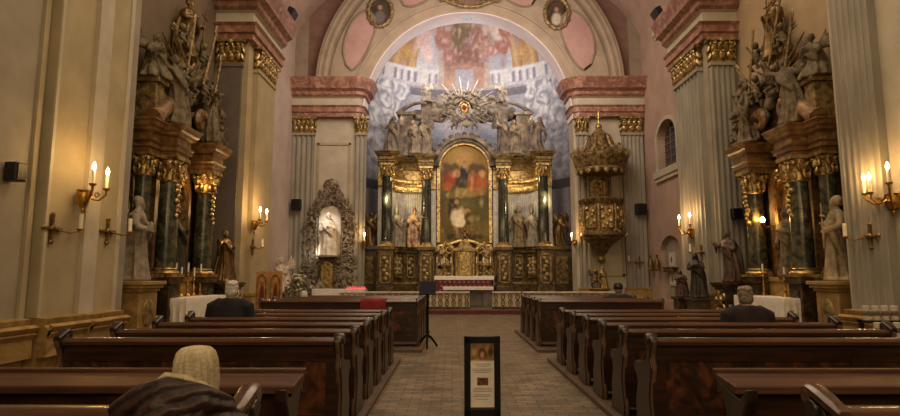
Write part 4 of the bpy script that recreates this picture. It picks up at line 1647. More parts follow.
def side_altar(wall, label, yc, rz, xw, m_center):
    """altar against a nave wall; local -y looks into the nave, wall at y=0"""
    t = thing('side_altar', label, 'altar', (xw, yc, 0), rz, 'marble side altars in the nave')
    z_ped, z_cap, z_ent, z_c1 = 1.5, 4.36, 4.36, 5.08
    # stepped platform and body
    mb = MB()
    mb.bb(-2.5, 2.5, -1.75, -0.1, 0.0, 0.18)
    mb.build('step', M['platform'], t, smooth=False, bevel=0.01)
    mb = MB()
    mb.bb(-1.25, 1.25, -0.5, 0, 0.18, 1.5)
    mb.bb(-1.3, 1.3, -0.55, 0, 1.38, 1.5)
    mb.build('predella', M['ochre_marble'], t, smooth=False, bevel=0.015)
    # pedestals under the columns
    for sx in (-1, 1):
        for x, y in ((0.98, -0.62), (1.55, -0.3)):
            mb = MB()
            mb.bb(sx * x - 0.3, sx * x + 0.3, y - 0.3, 0, 0.18, 0.42)
            mb.bb(sx * x - 0.25, sx * x + 0.25, y - 0.25, 0, 0.42, z_ped - 0.16)
            mb.bb(sx * x - 0.31, sx * x + 0.31, y - 0.31, 0, z_ped - 0.16, z_ped)
            p = mb.build('pedestal', M['brown_marble'], t, smooth=False, bevel=0.012)
            mb = MB()
            mb.bb(sx * x - 0.16, sx * x + 0.16, y - 0.27, y - 0.24, 0.6, z_ped - 0.3)
            mb.build('pedestal_panel', M['green_marble'], p, smooth=False)
        column(t, sx * 0.98, -0.62, z_ped, z_cap, 0.235, 'green_marble', 0.62)
        column(t, sx * 1.55, -0.3, z_ped, z_cap, 0.19, 'green_marble', 0.55, garland=False)
        # pilaster strip beside the niche
        mb = MB()
        mb.bb(sx * 0.58, sx * 0.92, -0.26, 0, 1.5, z_cap)
        mb.build('inner_pilaster', M['orange_marble'], t, smooth=False)
        ent_block(t, min(sx * 0.66, sx * 1.3), max(sx * 0.66, sx * 1.3), -0.9, 0, z_ent, z_c1)
        ent_block(t, min(sx * 1.3, sx * 1.82), max(sx * 1.3, sx * 1.82), -0.54, 0, z_ent, z_c1)
        # broken pediment scroll over each pair
        mb = MB()
        P = []
        for k in range(13):
            a = k / 12
            P.append((sx * (1.8 - 1.25 * a), -0.55, z_c1 + 0.05 + 0.75 * math.sin(a * PI / 2) ** 1.3))
        mb.tube(P, [0.16 + 0.06 * (1 - k / 12) for k in range(13)], 10)
        mb.spiral((sx * 0.62, -0.55, z_c1 + 0.62), 0.26, 0.11, 1.3, 'y', PI / 2, sx)
        mb.build('broken_pediment', M['orange_marble'], t)
        mb = MB()
        mb.bb(sx * 1.62 - 0.18, sx * 1.62 + 0.18, -0.6, -0.1, z_c1, z_c1 + 0.9)
        mb.bb(sx * 1.62 - 0.23, sx * 1.62 + 0.23, -0.68, -0.1, z_c1 + 0.9, z_c1 + 1.02)
        mb.build('attic_pedestal', M['gold_dull'], t, smooth=False, bevel=0.015)
    # wall slab behind
    mb = MB()
    mb.bb(-1.9, 1.9, -0.1, 0, 0.2, z_c1)
    mb.build('back_panel', M['brown_marble'], t, smooth=False)
    # niche
    mb = MB()
    mb.bb(-0.5, 0.5, -0.16, -0.1, 1.5, 3.55)
    ring_arch(mb, 0, 3.55, 0.0, 0.5, -0.16, -0.1)
    mb.build('niche_back', M[m_center], t, smooth=False)
    mb = MB()
    ring_arch(mb, 0, 3.55, 0.48, 0.62, -0.3, -0.1)
    for sx in (-1, 1):
        mb.bb(sx * 0.48, sx * 0.62, -0.3, -0.1, 1.5, 3.55)
    mb.el((0, -0.32, 4.2), (0.2, 0.1, 0.2), 12)
    for sx in (-1, 1):
        mb.spiral((sx * 0.32, -0.3, 4.15), 0.18, 0.05, 1.3, 'y', PI / 2, -sx)
    mb.build('niche_frame', M['gold'], t)
    # attic with crown panel, clouds, rays
    mb = MB()
    mb.bb(-0.75, 0.75, -0.34, 0, z_c1 - 0.4, z_c1 + 1.7)
    ring_arch(mb, 0, z_c1 + 1.7, 0.0, 0.75, -0.34, 0, sz=0.7)
    mb.build('attic', M['brown_marble'], t, smooth=False)
    mb = MB()
    for k in range(19):
        a = PI * (k - 1) / 16
        L_ = 1.5 if k % 2 == 0 else 1.05
        d = Vector((math.cos(a), 0, math.sin(a)))
        p = Vector((0, -0.36, z_c1 + 1.5))
        mb.tube([p + d * 0.4, p + d * L_], [0.05, 0.018], 6)
    mb.el((0, -0.4, z_c1 + 1.5), (0.34, 0.12, 0.34), 16)
    mb.build('gilded_rays', M['gold'], t)
    mb = MB()
    q = random.Random(5)
    for k in range(34):
        a = q.uniform(0, PI)
        d = q.uniform(0.35, 1.15)
        mb.el((d * 1.25 * math.cos(a) * 1.1, -0.45 + q.uniform(-.08, .08), z_c1 + 0.6 + d * 1.0 * math.sin(a)), (q.uniform(.12, .24), 0.14, q.uniform(.1, .18)), 8)
    obj_from(remeshed(mb, 'clouds', [M['stone_warm']], 0.045, 1), 'cloud_relief', M['stone_warm'], t)
    # carved festoons at the sides
    for sx in (-1, 1):
        mb = MB()
        for k in range(5):
            mb.spiral((sx * (1.98 + 0.1 * (k % 2)), -0.14, 2.0 + 0.55 * k), 0.24, 0.06, 1.3, 'y', PI / 2 * k, sx * (1 if k % 2 else -1))
        mb.build('side_scrolls', M['gold_dull'], t)
    for x0_, z0_, x1_, z1_ in ((-0.9, 5.6, -0.35, 8.1), (0.75, 5.9, 1.35, 7.7), (0.2, 6.6, 0.95, 8.4), (-0.3, 6.4, -1.3, 7.4)):
        mb = MB()
        mb.tube([(x0_, -0.75, z0_), (x1_, -0.7, z1_)], [0.035, 0.03], 8)
        mb.leaf((x1_, -0.7, z1_ + 0.08), 0.14, 0.34, 0.06, (0, math.atan2(x1_ - x0_, z1_ - z0_), 0))
        mb.build('gilded_lance', M['gold_dull'], t)
    return t


def W(t, x, y, z):
    """local point of a turned root to world"""
    return Matrix.LocRotScale(t.location, t.rotation_euler, None) @ Vector((x, y, z))


YS = 14.25
aL = side_altar('left', 'brown and green marble side altar beside the bare beige wall pier', YS, PI / 2, XL, 'orange_marble')
aR = side_altar('right', 'brown and green marble side altar with a glowing lamp, beside the fluted pier', YS, -PI / 2, XR, 'orange_marble')
nm = {'L': 'of the beige-wall side altar', 'R': 'of the lamp-lit side altar'}
for s_, t, sg in (('L', aL, -1), ('R', aR, 1)):
    n = nm[s_]
    rz = t.rotation_euler.z
    near, far = sg * 1, -sg * 1      # local x sign of the end nearer the church door
    # flanking statues on pedestals
    for end, kind, m, h, lab, ped in ((near, 'saint_book' if s_ == 'L' else 'saint_cross', 'statue_shaded' if s_ == 'L' else 'statue_tan', 1.85, 'pale robed saint statue on a tall pedestal, door end ' + n, 1.42),
                                      (far, 'saint_out', 'bronze' if s_ == 'L' else 'brown_robe', 1.5, 'dark robed saint statue on a pedestal, chancel end ' + n, 1.35)):
        x, y = (end * 2.12, -0.55) if end == near else (end * 2.02, -0.85)
        p = W(t, x, y, 0)
        pt = thing('statue_pedestal', ('ochre marble pedestal under the white saint, door end ' if end == near else 'dark pedestal with gilded ornament under the dark saint, chancel end ') + n, 'pedestal', p, rz)
        mb = MB()
        hw_ = 0.36 if end == near else 0.26
        mb.bb(-hw_ - .06, hw_ + .06, -0.4, 0.3, 0, 0.3)
        mb.bb(-hw_, hw_, -0.34, 0.3, 0.3, ped - 0.22)
        for k, o in enumerate((0.04, 0.09, 0.13)):
            mb.bb(-hw_ - o, hw_ + o, -0.34 - o, 0.3, ped - 0.22 + 0.07 * k, ped - 0.15 + 0.07 * k + 0.01)
        mb.build('body', M['ochre_marble'] if end == near else M['brown_marble'], pt, smooth=False, bevel=0.012)
        mb = MB()
        if end == near:
            mb.el((0, -0.35, 0.75), (0.22, 0.05, 0.3), 16)
            mb.build('oval_panel', M['gold_dull'], pt)
        else:
            for sx in (-1, 1):
                mb.spiral((sx * 0.16, -0.36, 0.95), 0.17, 0.045, 1.4, 'y', PI / 2, sx)
                mb.spiral((sx * 0.14, -0.36, 0.6), 0.15, 0.04, 1.4, 'y', -PI / 2, -sx)
            mb.el((0, -0.37, 0.78), (0.1, 0.05, 0.16), 10)
            mb.build('gilded_ornament', M['gold'], pt)
        p.z = ped
        statue(kind, 'saint_statue', lab, 'statue', p, m, rz + (0.35 if s_ == 'L' else -0.35) * (1 if end == near else -0.6), h)
    p = W(t, 0, -0.36, 1.5)
    statue('saint_halo', 'niche_statue', 'dark standing figure in the arched niche ' + n, 'statue', p, 'black_robe' if s_ == 'L' else 'stone_warm', rz, 1.75)
    # sculptures above the cornice
    zt = 5.14
    att = [('angel_up', near * 1.0, -0.66, zt + 0.02, 1.75, 'stone_warm', 'large winged angel with raised arm on the cornice, door end ', near),
           ('angel_out', far * 1.0, -0.66, zt + 0.02, 1.75, 'stone_warm', 'large winged angel leaning out on the cornice, chancel end ', far),
           ('angel_kneel', near * 1.62, -0.45, zt + 0.95, 1.4, 'stone_warm', 'kneeling angel on the attic pedestal, door end ', near),
           ('angel_kneel', far * 1.62, -0.45, zt + 0.95, 1.4, 'stone_warm', 'kneeling angel on the attic pedestal, chancel end ', far),
           ('saint_cross', near * 0.0, -0.35, zt + 2.1, 1.7, 'bronze', 'figure holding a cross at the very top ', near)]
    for kind, x, y, z, h, m, lab, e in att:
        statue(kind, 'angel_statue' if 'angel' in kind else 'crowning_statue', lab + n, 'statue', W(t, x, y, z), m, rz + 0.4 * (1 if x > 0 else -1 if x < 0 else 0), h)
    for k, (x, y, z, lab) in enumerate(((near * 0.45, -0.66, zt + 0.95, 'small putto on the clouds, door end '), (far * 0.45, -0.66, zt + 1.0, 'small putto on the clouds, chancel end '),
                                       (near * 0.62, -0.5, zt + 2.0, 'small putto beside the upper rays, door end '), (far * 0.62, -0.5, zt + 2.0, 'small putto beside the upper rays, chancel end '),
                                       (far * 1.72, -0.64, zt + 0.1, 'small putto seated at the end of the cornice, chancel end '))):
        statue('putto_a' if k % 2 else 'putto_b', 'putto', lab + n, 'statue', W(t, x, y, z), 'stone_warm', rz, 1.6 if k < 4 else 1.3, 'carved putti on the side altars')
    # altar table with its cloth and candlesticks
    tb = thing('altar_table', 'marble altar table under a white cloth ' + n, 'altar table', W(t, 0, -0.85, 0.18), rz)
    mb = MB()
    mb.bb(-1.05, 1.05, -0.3, 0.3, 0, 0.8)
    mb.bb(-1.1, 1.1, -0.36, 0.3, 0.74, 0.82)
    mb.build('body', M['brown_marble'], tb, smooth=False, bevel=0.01)
    mb = MB()
    K = 60
    top, skirt = [], []
    outl = []
    for k in range(K):
        u = k / K * 4
        e, f_ = int(u), u - int(u)
        cs = [(-1.14, -0.4), (1.14, -0.4), (1.14, 0.31), (-1.14, 0.31)]
        a, b = cs[e], cs[(e + 1) % 4]
        outl.append((a[0] + (b[0] - a[0]) * f_, a[1] + (b[1] - a[1]) * f_))
    rings = [[(x * 0.0, y * 0.0, 0.835) for x, y in outl], [(x, y, 0.835) for x, y in outl], [(x * 1.005, y * 1.01, 0.82) for x, y in outl]]
    for j in range(1, 7):
        rings.append([(x * (1.01 + 0.012 * j * math.sin(k * 1.9) * 0.5), y * (1.015 + 0.035 * j * math.sin(k * 1.9) * 0.4) if y < 0.3 else y, 0.82 - 0.1 * j) for k, (x, y) in enumerate(outl)])
    mb.loft(rings, caps=False)
    cl = mb.build('altar_cloth', M['white_cloth'], loc=None)
    cl.location = W(t, 0, -0.85, 0.18)
    cl.rotation_euler = (0, 0, rz)
    tag(cl, 'white linen cloth hanging over the table ' + n, 'cloth')
    for k, x in enumerate((-0.9, -0.62, -0.34, 0.0, 0.34, 0.72)):
        if s_ == 'R' and k not in (1, 4):
            continue
        hh = 0.62 if k == 3 else 0.5 + 0.1 * (k % 2)
        candlestick('%s brass candlestick from the door end, on the altar table %s' % (['first', 'second', 'third', 'fourth', 'fifth', 'sixth'][k if s_ == 'L' else (5 - k)], n), W(t, x, -0.72, 1.015), hh, group='brass candlesticks on the side altars', ch=0.22)
# the lamp burning in the right altar
lp = W(aR, -0.72, -0.72, 3.0)
tl = thing('altar_lamp', 'small lit lamp on a bracket between the columns of a side altar', 'lamp', W(aR, -0.72, -0.27, 2.85), -PI / 2)
mb = MB()
mb.tube([(0, 0.02, 0), (0, -0.2, -0.03), (0, -0.3, 0.05)], 0.02, 8)
mb.lathe([(0.02, 0.04), (0.06, 0.07), (0.065, 0.1), (0, 0.1)], (0, -0.3, 0), 12)
mb.build('bracket', M['brass'], tl)
mb = MB()
mb.el((0, -0.3, 0.17), (0.05, 0.05, 0.08), 12)
mb.build('flame', M['flame'], tl)
point(W(aR, -0.72, -0.72, 3.05), 22, 'ffb050', 0.05)
point(W(aL, 0.55, -0.75, 4.0), 7, 'ffc070', 0.05)

# ------------------------------------------------------------------ silver altar on the left chancel pier
c = at(330, 240, YC)
sx0 = c.x
ts = thing('shrine_altar', 'grey silvery scrollwork shrine framing the lit white statue, on the chancel pier', 'altar', (sx0, YC - 0.02, 0))
z0, z1, zn0, zn1 = 0.9, at(330, 181, YC).z, at(330, 256, YC - .3).z, at(330, 205.5, YC - .3).z
mb = MB()
mb.bb(-1.0, 1.0, -0.35, 0, 0, 0.8)
mb.bb(-1.1, 1.1, -0.42, 0, 0.8, 0.92)
mb.build('shrine_base', M['brown_marble'], ts, smooth=False, bevel=0.01)
mb = MB()
hw, zm = 0.5, (zn0 + zn1) / 2
mb.bb(-hw, hw, -0.1, -0.03, zn0, zn1 - 0.5)
ring_arch(mb, 0, zn1 - 0.5, 0, hw, -0.1, -0.03)
mb.build('niche_back', mat('niche_white', 'b5aa98', 'cbbfaa', 6, 0.6), ts, smooth=False)
mb = MB()
q = random.Random(3)


def half_w(z):
    f = (z - 0.9) / (z1 - 0.9)
    return 1.2 - 0.12 * f if f < 0.6 else 1.12 * max(0.0, 1 - ((f - 0.6) / 0.42) ** 1.5) + 0.08 * math.sin(f * 30)


nsp = 0
for k in range(1500):
    z = q.uniform(0.95, z1)
    x = q.uniform(-1.2, 1.2)
    if abs(x) > half_w(z):
        continue
    dxn = abs(x) / (hw + 0.12)
    if zn0 - 0.02 < z < zn1 + 0.1 and dxn < (1 if z < zn1 - 0.5 else math.sqrt(max(0, 1 - ((z - zn1 + 0.5) / 0.62) ** 2))):
        continue
    if abs(x) < 0.3 and z < zn0 - 0.2:
        continue
    if k % 3 == 0 and nsp < 150:
        mb.spiral((x, -0.16 + q.uniform(-.05, .05), z), q.uniform(0.12, 0.22), q.uniform(0.03, 0.05), 1.3, 'y', q.uniform(0, 6), q.choice((-1, 1)), 5)
        nsp += 1
    elif k % 3 == 1:
        mb.el((x, -0.12, z), (q.uniform(.05, .12), 0.08, q.uniform(.08, .16)), 6, (0, q.uniform(-1, 1), 0))
for sx in (-1, 1):
    mb.tube([(sx * 0.56, -0.2, zn0 - 0.1), (sx * 0.58, -0.22, zm), (sx * 0.56, -0.2, zn1 - 0.5)], 0.05, 8)
mb.el((0, -0.05, z1 - 0.2), (0.35, 0.08, 0.3), 10)
mb.build('scrollwork_frame', M['silver'], ts)
mb = MB()
mb.bb(-1.0, 1.0, -0.06, 0, 0.9, z1 - 1.5)
mb.bb(-0.7, 0.7, -0.06, 0, z1 - 1.5, z1 - 0.8)
mb.bb(-0.3, 0.3, -0.06, 0, z1 - .8, z1 - 0.3)
mb.build('shrine_back', M['silver'], ts, smooth=False)
mb = MB()
mb.bb(-0.26, 0.26, -0.5, -0.05, 0.92, zn0 - 0.45)
mb.prism([(-0.3, zn0 - 0.45), (0.3, zn0 - 0.45), (0.0, zn0 - 0.22)], -0.52, -0.05, 'y')
mb.build('small_tabernacle', M['gold'], ts, smooth=False, bevel=0.01)
statue('saint_book', 'shrine_statue', 'brightly lit white statue inside the silvery scrollwork shrine', 'statue', (sx0 - 0.0, YC - 0.42, zn0), 'stone_white', 0, 1.95)
mb = MB()
mb.bb(-0.45, 0.45, -0.74, -0.05, zn0 - 0.06, zn0 + 0.0)
mb.build('niche_floor', M['silver'], ts, smooth=False)
for k, sx in enumerate((-1, 1)):
    o = statue('putto_b', 'putto', 'small putto clinging to the silvery shrine, %s its lit niche' % ('on the pulpit side of' if sx > 0 else 'on the outer wall side of'), 'statue', (sx0 + sx * 0.78, YC - 0.34, zm + 0.2), 'silver', 0.3 * sx, 1.3)
# adoring angel figures at the foot of the shrine
for k, (px, lab) in enumerate(((313, 'kneeling angel at the foot of the silvery shrine, outer side'), (349, 'kneeling angel at the foot of the silvery shrine, inner side'))):
    p = at(px, 288, YC - 0.8)
    statue('angel_kneel', 'angel_statue', lab, 'statue', (p.x, YC - 0.75, 0.16), 'silver', 0, 1.5)
spot((sx0 - 0.3, YC - 1.6, zn1 + 0.9), (sx0, YC - 0.3, zm - 0.1), 260, 42, 'fff4e6')
point((sx0 - 0.42, YC - 0.45, zn0 + 0.14), 9, 'fff0dc', 0.04)

# table with white cloth and votive lights in front of it
pa, pb = at(313, 290, 23.6), at(366, 290, 23.6)
tv = thing('side_table', 'low table under a white cloth before the silvery shrine', 'table', ((pa.x + pb.x) / 2, 23.7, 0.16))
w = pb.x - pa.x
ht = at(340, 289, 23.6).z - 0.16
mb = MB()
for sx in (-1, 1):
    for sy in (-1, 1):
        mb = MB()
        mb.bb(sx * (w / 2 - 0.12) - 0.03, sx * (w / 2 - 0.12) + 0.03, sy * 0.22 - 0.03, sy * 0.22 + 0.03, 0, ht - 0.05)
        mb.build('leg', M['wood'], tv, smooth=False)
mb = MB()
mb.bb(-w / 2 + .03, w / 2 - .03, -0.28, 0.28, ht - 0.06, ht - 0.015)
mb.build('tabletop', M['wood'], tv, smooth=False)
mb = MB()
mb.bb(-w / 2, w / 2, -0.31, 0.31, ht - 0.012, ht)
mb.bb(-w / 2, w / 2, -0.32, -0.305, ht - 0.32, ht)
mb.bb(-w / 2, w / 2, 0.305, 0.32, ht - 0.32, ht)
o = mb.build('table_cloth', M['white_cloth'], loc=((pa.x + pb.x) / 2, 23.7, 0.16), bevel=0.006)
tag(o, 'white cloth over the low table before the silvery shrine', 'cloth')
for k in range(8):
    px = 347.5 + 2.4 * k
    p = at(px, 289, 23.55 + 0.16 * (k % 2))
    tt = thing('votive_candle', 'small red glass votive light glowing on the white table before the shrine', 'candle', (p.x, 23.55 + 0.16 * (k % 2), 0.16 + ht), group='red votive lights on the table before the shrine')
    mb = MB()
    mb.lathe([(0.03, 0), (0.036, 0.02), (0.04, 0.1), (0.034, 0.1), (0.03, 0.02), (0, 0.02)], n=10)
    mb.build('glass', M['votive'], tt)
    mb = MB()
    mb.lathe([(0.0, 0.02), (0.028, 0.02), (0.028, 0.06), (0.0, 0.06)], n=8)
    mb.el((0, 0, 0.08), (0.01, 0.01, 0.022), 6)
    mb.build('flame', emit('votive_flame', 'ff9aa0', 4), tt)

# ------------------------------------------------------------------ pulpit on the right chancel pier
pc = at(602, 220, YC - 0.75)
tp = thing('pulpit', 'carved gilded pulpit with a crowned canopy hanging on the chancel pier', 'pulpit', (pc.x, YC, 0))


def zp(py, Y=YC - 0.7):
    return at(604, py, Y).z


def oct_ring(r, z, y=-0.72, sx=1.0, n=24, bulge=0.0):
    return [(r * sx * math.cos(2 * PI * i / n) * (1 + bulge * abs(math.cos(2 * PI * i / n * 4))), y + r * math.sin(2 * PI * i / n) * (1 + bulge * abs(math.cos(2 * PI * i / n * 4))), z) for i in range(n)]


mb = MB()
mb.loft([oct_ring(r, z) for r, z in ((0.86, zp(238)), (0.98, zp(236)), (0.98, zp(233)), (0.88, zp(231)), (0.88, zp(206)), (0.96, zp(204)), (1.02, zp(201)), (0.94, zp(199.5)), (0.8, zp(199.5)), (0.8, zp(203)))])
mb.build('basket', M['gold_dark'], tp, ang=30)
mb = MB()
for k in range(5):
    a = -PI / 2 + (k - 2) * 0.78
    x, y = 0.89 * math.cos(a), -0.72 + 0.89 * math.sin(a)
    zz0, zz1 = zp(229), zp(208)
    zmid = (zz0 + zz1) / 2
    mb.box((x, y, zmid), (0.5, 0.05, zz1 - zz0), rz=a + PI / 2)
    for j in range(6):
        mb.el((x + 0.2 * math.cos(a + PI / 2) * math.sin(j * 2.2), y + 0.2 * math.sin(a + PI / 2) * math.sin(j * 2.2), zz0 + 0.14 + (zz1 - zz0 - 0.25) * j / 5), (0.09, 0.09, 0.11), 8)
mb.build('relief_panels', M['gold'], tp)
mb = MB()
for k in range(6):
    a = -PI / 2 + (k - 2.5) * 0.78
    mb.spiral((0.93 * math.cos(a), -0.72 + 0.93 * math.sin(a), zp(234)), 0.16, 0.05, 1.2, 'y', 0, 1 if k % 2 else -1)
    mb.tube([(0.9 * math.cos(a), -0.72 + 0.9 * math.sin(a), zp(232)), (0.98 * math.cos(a), -0.72 + 0.98 * math.sin(a), zp(218)), (0.92 * math.cos(a), -0.72 + 0.92 * math.sin(a), zp(206))], [0.06, 0.05, 0.06], 8)
mb.build('corner_scrolls', M['gold_dull'], tp)
mb = MB()
mb.loft([oct_ring(r, z, y) for r, z, y in ((0.04, zp(264), -0.5), (0.14, zp(262), -0.5), (0.17, zp(259), -0.5), (0.1, zp(256), -0.5), (0.22, zp(253), -0.53), (0.34, zp(248), -0.58), (0.52, zp(243), -0.66), (0.84, zp(239), -0.72), (0.86, zp(237.5), -0.72))])
mb.build('lower_bowl', M['gold_dark'], tp)
mb = MB()
mb.bb(-0.55, 0.55, -0.14, 0, zp(212), zp(172))
mb.bb(-0.62, -0.5, -0.22, 0, zp(212), zp(172))
mb.bb(0.5, 0.62, -0.22, 0, zp(212), zp(172))
bk = mb.build('back_panel', M['gold_dark'], tp, smooth=False, bevel=0.015)
mb = MB()
zz0, zz1 = zp(198), zp(182)
mb.bb(-0.34, 0.34, -0.18, -0.14, zz0, zz1)
ring_arch(mb, 0, zz1, 0, 0.34, -0.18, -0.14, sz=0.6)
q = random.Random(8)
for k in range(26):
    mb.el((q.uniform(-.24, .24), -0.2, q.uniform(zz0 + 0.1, zz1)), (0.08, 0.05, 0.1), 6)
mb.build('gilded_relief', M['gold'], bk)
mb = MB()
mb.loft([oct_ring(r, z, -0.78, 1.06) for r, z in ((0.95, zp(174)), (1.0, zp(172)), (1.02, zp(168)), (1.1, zp(164)), (1.16, zp(158)), (1.08, zp(155)), (0.9, zp(152)), (0.6, zp(149)), (0.5, zp(147)))])
cn = mb.build('canopy', M['gold_dark'], tp, ang=35)
mb = MB()
for k in range(9):
    a = -PI + PI * k / 8
    mb.spiral((1.12 * math.cos(a), -0.78 + 1.05 * math.sin(a), zp(156)), 0.2, 0.07, 1.2, 'y', PI / 2, 1 if k < 5 else -1)
    mb.leaf((1.04 * math.cos(a), -0.78 + 1.0 * math.sin(a), zp(173)), 0.26, 0.32, 0.1, (0, 0, a + PI / 2))
mb.tube([(1.05 * math.cos(-PI + PI * k / 16), -0.78 + 1.0 * math.sin(-PI + PI * k / 16), zp(171)) for k in range(17)], 0.06, 6)
mb.tube([(1.12 * math.cos(-PI + PI * k / 16), -0.78 + 1.05 * math.sin(-PI + PI * k / 16), zp(157)) for k in range(17)], 0.06, 6)
mb.build('canopy_fringe', M['gold_dull'], cn)
mb = MB()
mb.loft([oct_ring(r, z, -0.7) for r, z in ((0.5, zp(149)), (0.56, zp(147.5)), (0.42, zp(146)), (0.44, zp(138)), (0.5, zp(136)), (0.34, zp(134)), (0.16, zp(130)), (0.1, zp(127)))])
for k in range(6):
    a = 2 * PI * k / 6
    mb.tube([(0.9 * math.cos(a), -0.75 + 0.8 * math.sin(a), zp(153)), (0.66 * math.cos(a), -0.72 + 0.6 * math.sin(a), zp(146)), (0.5 * math.cos(a), -0.7 + 0.48 * math.sin(a), zp(137))], [0.09, 0.07, 0.06], 8)
mb.build('crown_lantern', M['gold_dull'], tp)
mb = MB()
zt = zp(134)
mb.el((0, -0.7, zp(127)), (0.15, 0.15, 0.15), 12)
mb.tube([(0, -0.7, zp(126)), (0, -0.7, zp(111.5))], 0.035, 8)
mb.tube([(-0.14, -0.7, zp(117)), (0.14, -0.7, zp(117))], 0.035, 8)
mb.build('top_cross', M['gold'], tp)
# statue group on a bracket below the pulpit
pb_ = at(600, 296, YC - 0.5)
tb = thing('wall_pedestal', 'small stone pedestal below the hanging pulpit', 'pedestal', (pb_.x, YC - 0.5, 0.16))
zb = at(600, 288, YC - 0.5).z - 0.16
mb = MB()
mb.lathe([(0.34, 0), (0.34, 0.1), (0.2, 0.16), (0.14, zb * 0.55), (0.2, zb - 0.2), (0.42, zb - 0.08), (0.46, zb - 0.03), (0.46, zb), (0, zb)], n=16)
mb.build('stem', M['ochre_marble'], tb)
statue('saint_halo', 'saint_statue', 'small golden statue on the pedestal below the hanging pulpit', 'statue', (pb_.x + 0.16, YC - 0.52, 0.16 + zb), 'gold', 0, 0.95)
statue('putto_a', 'putto', 'small dark putto on the pedestal below the hanging pulpit', 'statue', (pb_.x - 0.2, YC - 0.55, 0.16 + zb), 'gold_dark', 0, 1.7)
# ------------------------------------------------------------------ chancel: steps, rail, high altar
YA = 28.3
ACXM = at(464.5, 230, YA).x
M['base_gilt'] = mat('gilt_brown_marble', '2c2212', '6b5630', 2.2, 0.4, metal=0.2, kind='marble', c3='47381e', detail=7)


def za(py, Y=YA):
    return at(464, py, Y).z


def xa(px, py=200, Y=YA):
    return at(px, py, Y).x - ACXM


# platform under the altar
mb = MB()
mb.bb(ACXM - 5.2, ACXM + 5.2, 26.6, 31.5, 0.16, 0.5)
mb.bb(ACXM - 4.6, ACXM + 4.6, 26.9, 31.5, 0.5, 0.66)
struct(mb.build('floor_altar_platform', M['stone_floor'], smooth=False))
Z0 = 0.66
t = ta = thing('high_altar', 'tall gilded high altar with an arched painting, dark columns and a sunburst on top', 'altar', (ACXM, YA, 0))
zl = za(248)            # ledge on which the columns stand
zcap0, zcap1 = za(183), za(171)
zent = za(160)


def path_wall(mb, pts, th, z0, z1, off=0.0):
    """wall along a plan polyline (x,y), thickness th to the rear; off pushes the front face out"""
    n = len(pts)
    fr, bk = [], []
    for i in range(n):
        a, b = Vector(pts[max(i - 1, 0)]), Vector(pts[min(i + 1, n - 1)])
        d = (b - a).normalized()
        nn = Vector((d.y, -d.x))
        fr.append(Vector(pts[i]) + nn * off)
        bk.append(Vector(pts[i]) - nn * th)
    poly = [(p.x, p.y) for p in fr] + [(p.x, p.y) for p in bk[::-1]]
    mb.prism(poly, z0, z1)


def wing(sx):
    """concave plan of one wing, from the middle bay outwards"""
    P = [(1.45, -0.15), (2.05, -0.15)]
    for k in range(9):
        a = k / 8
        P.append((2.3 + 1.25 * math.sin(a * PI / 2), -0.05 - 0.95 * (1 - math.cos(a * PI / 2))))
    P += [(3.6, -1.15), (4.25, -1.15)]
    P = [(sx * x, y) for x, y in P]
    return P if sx > 0 else P[::-1]


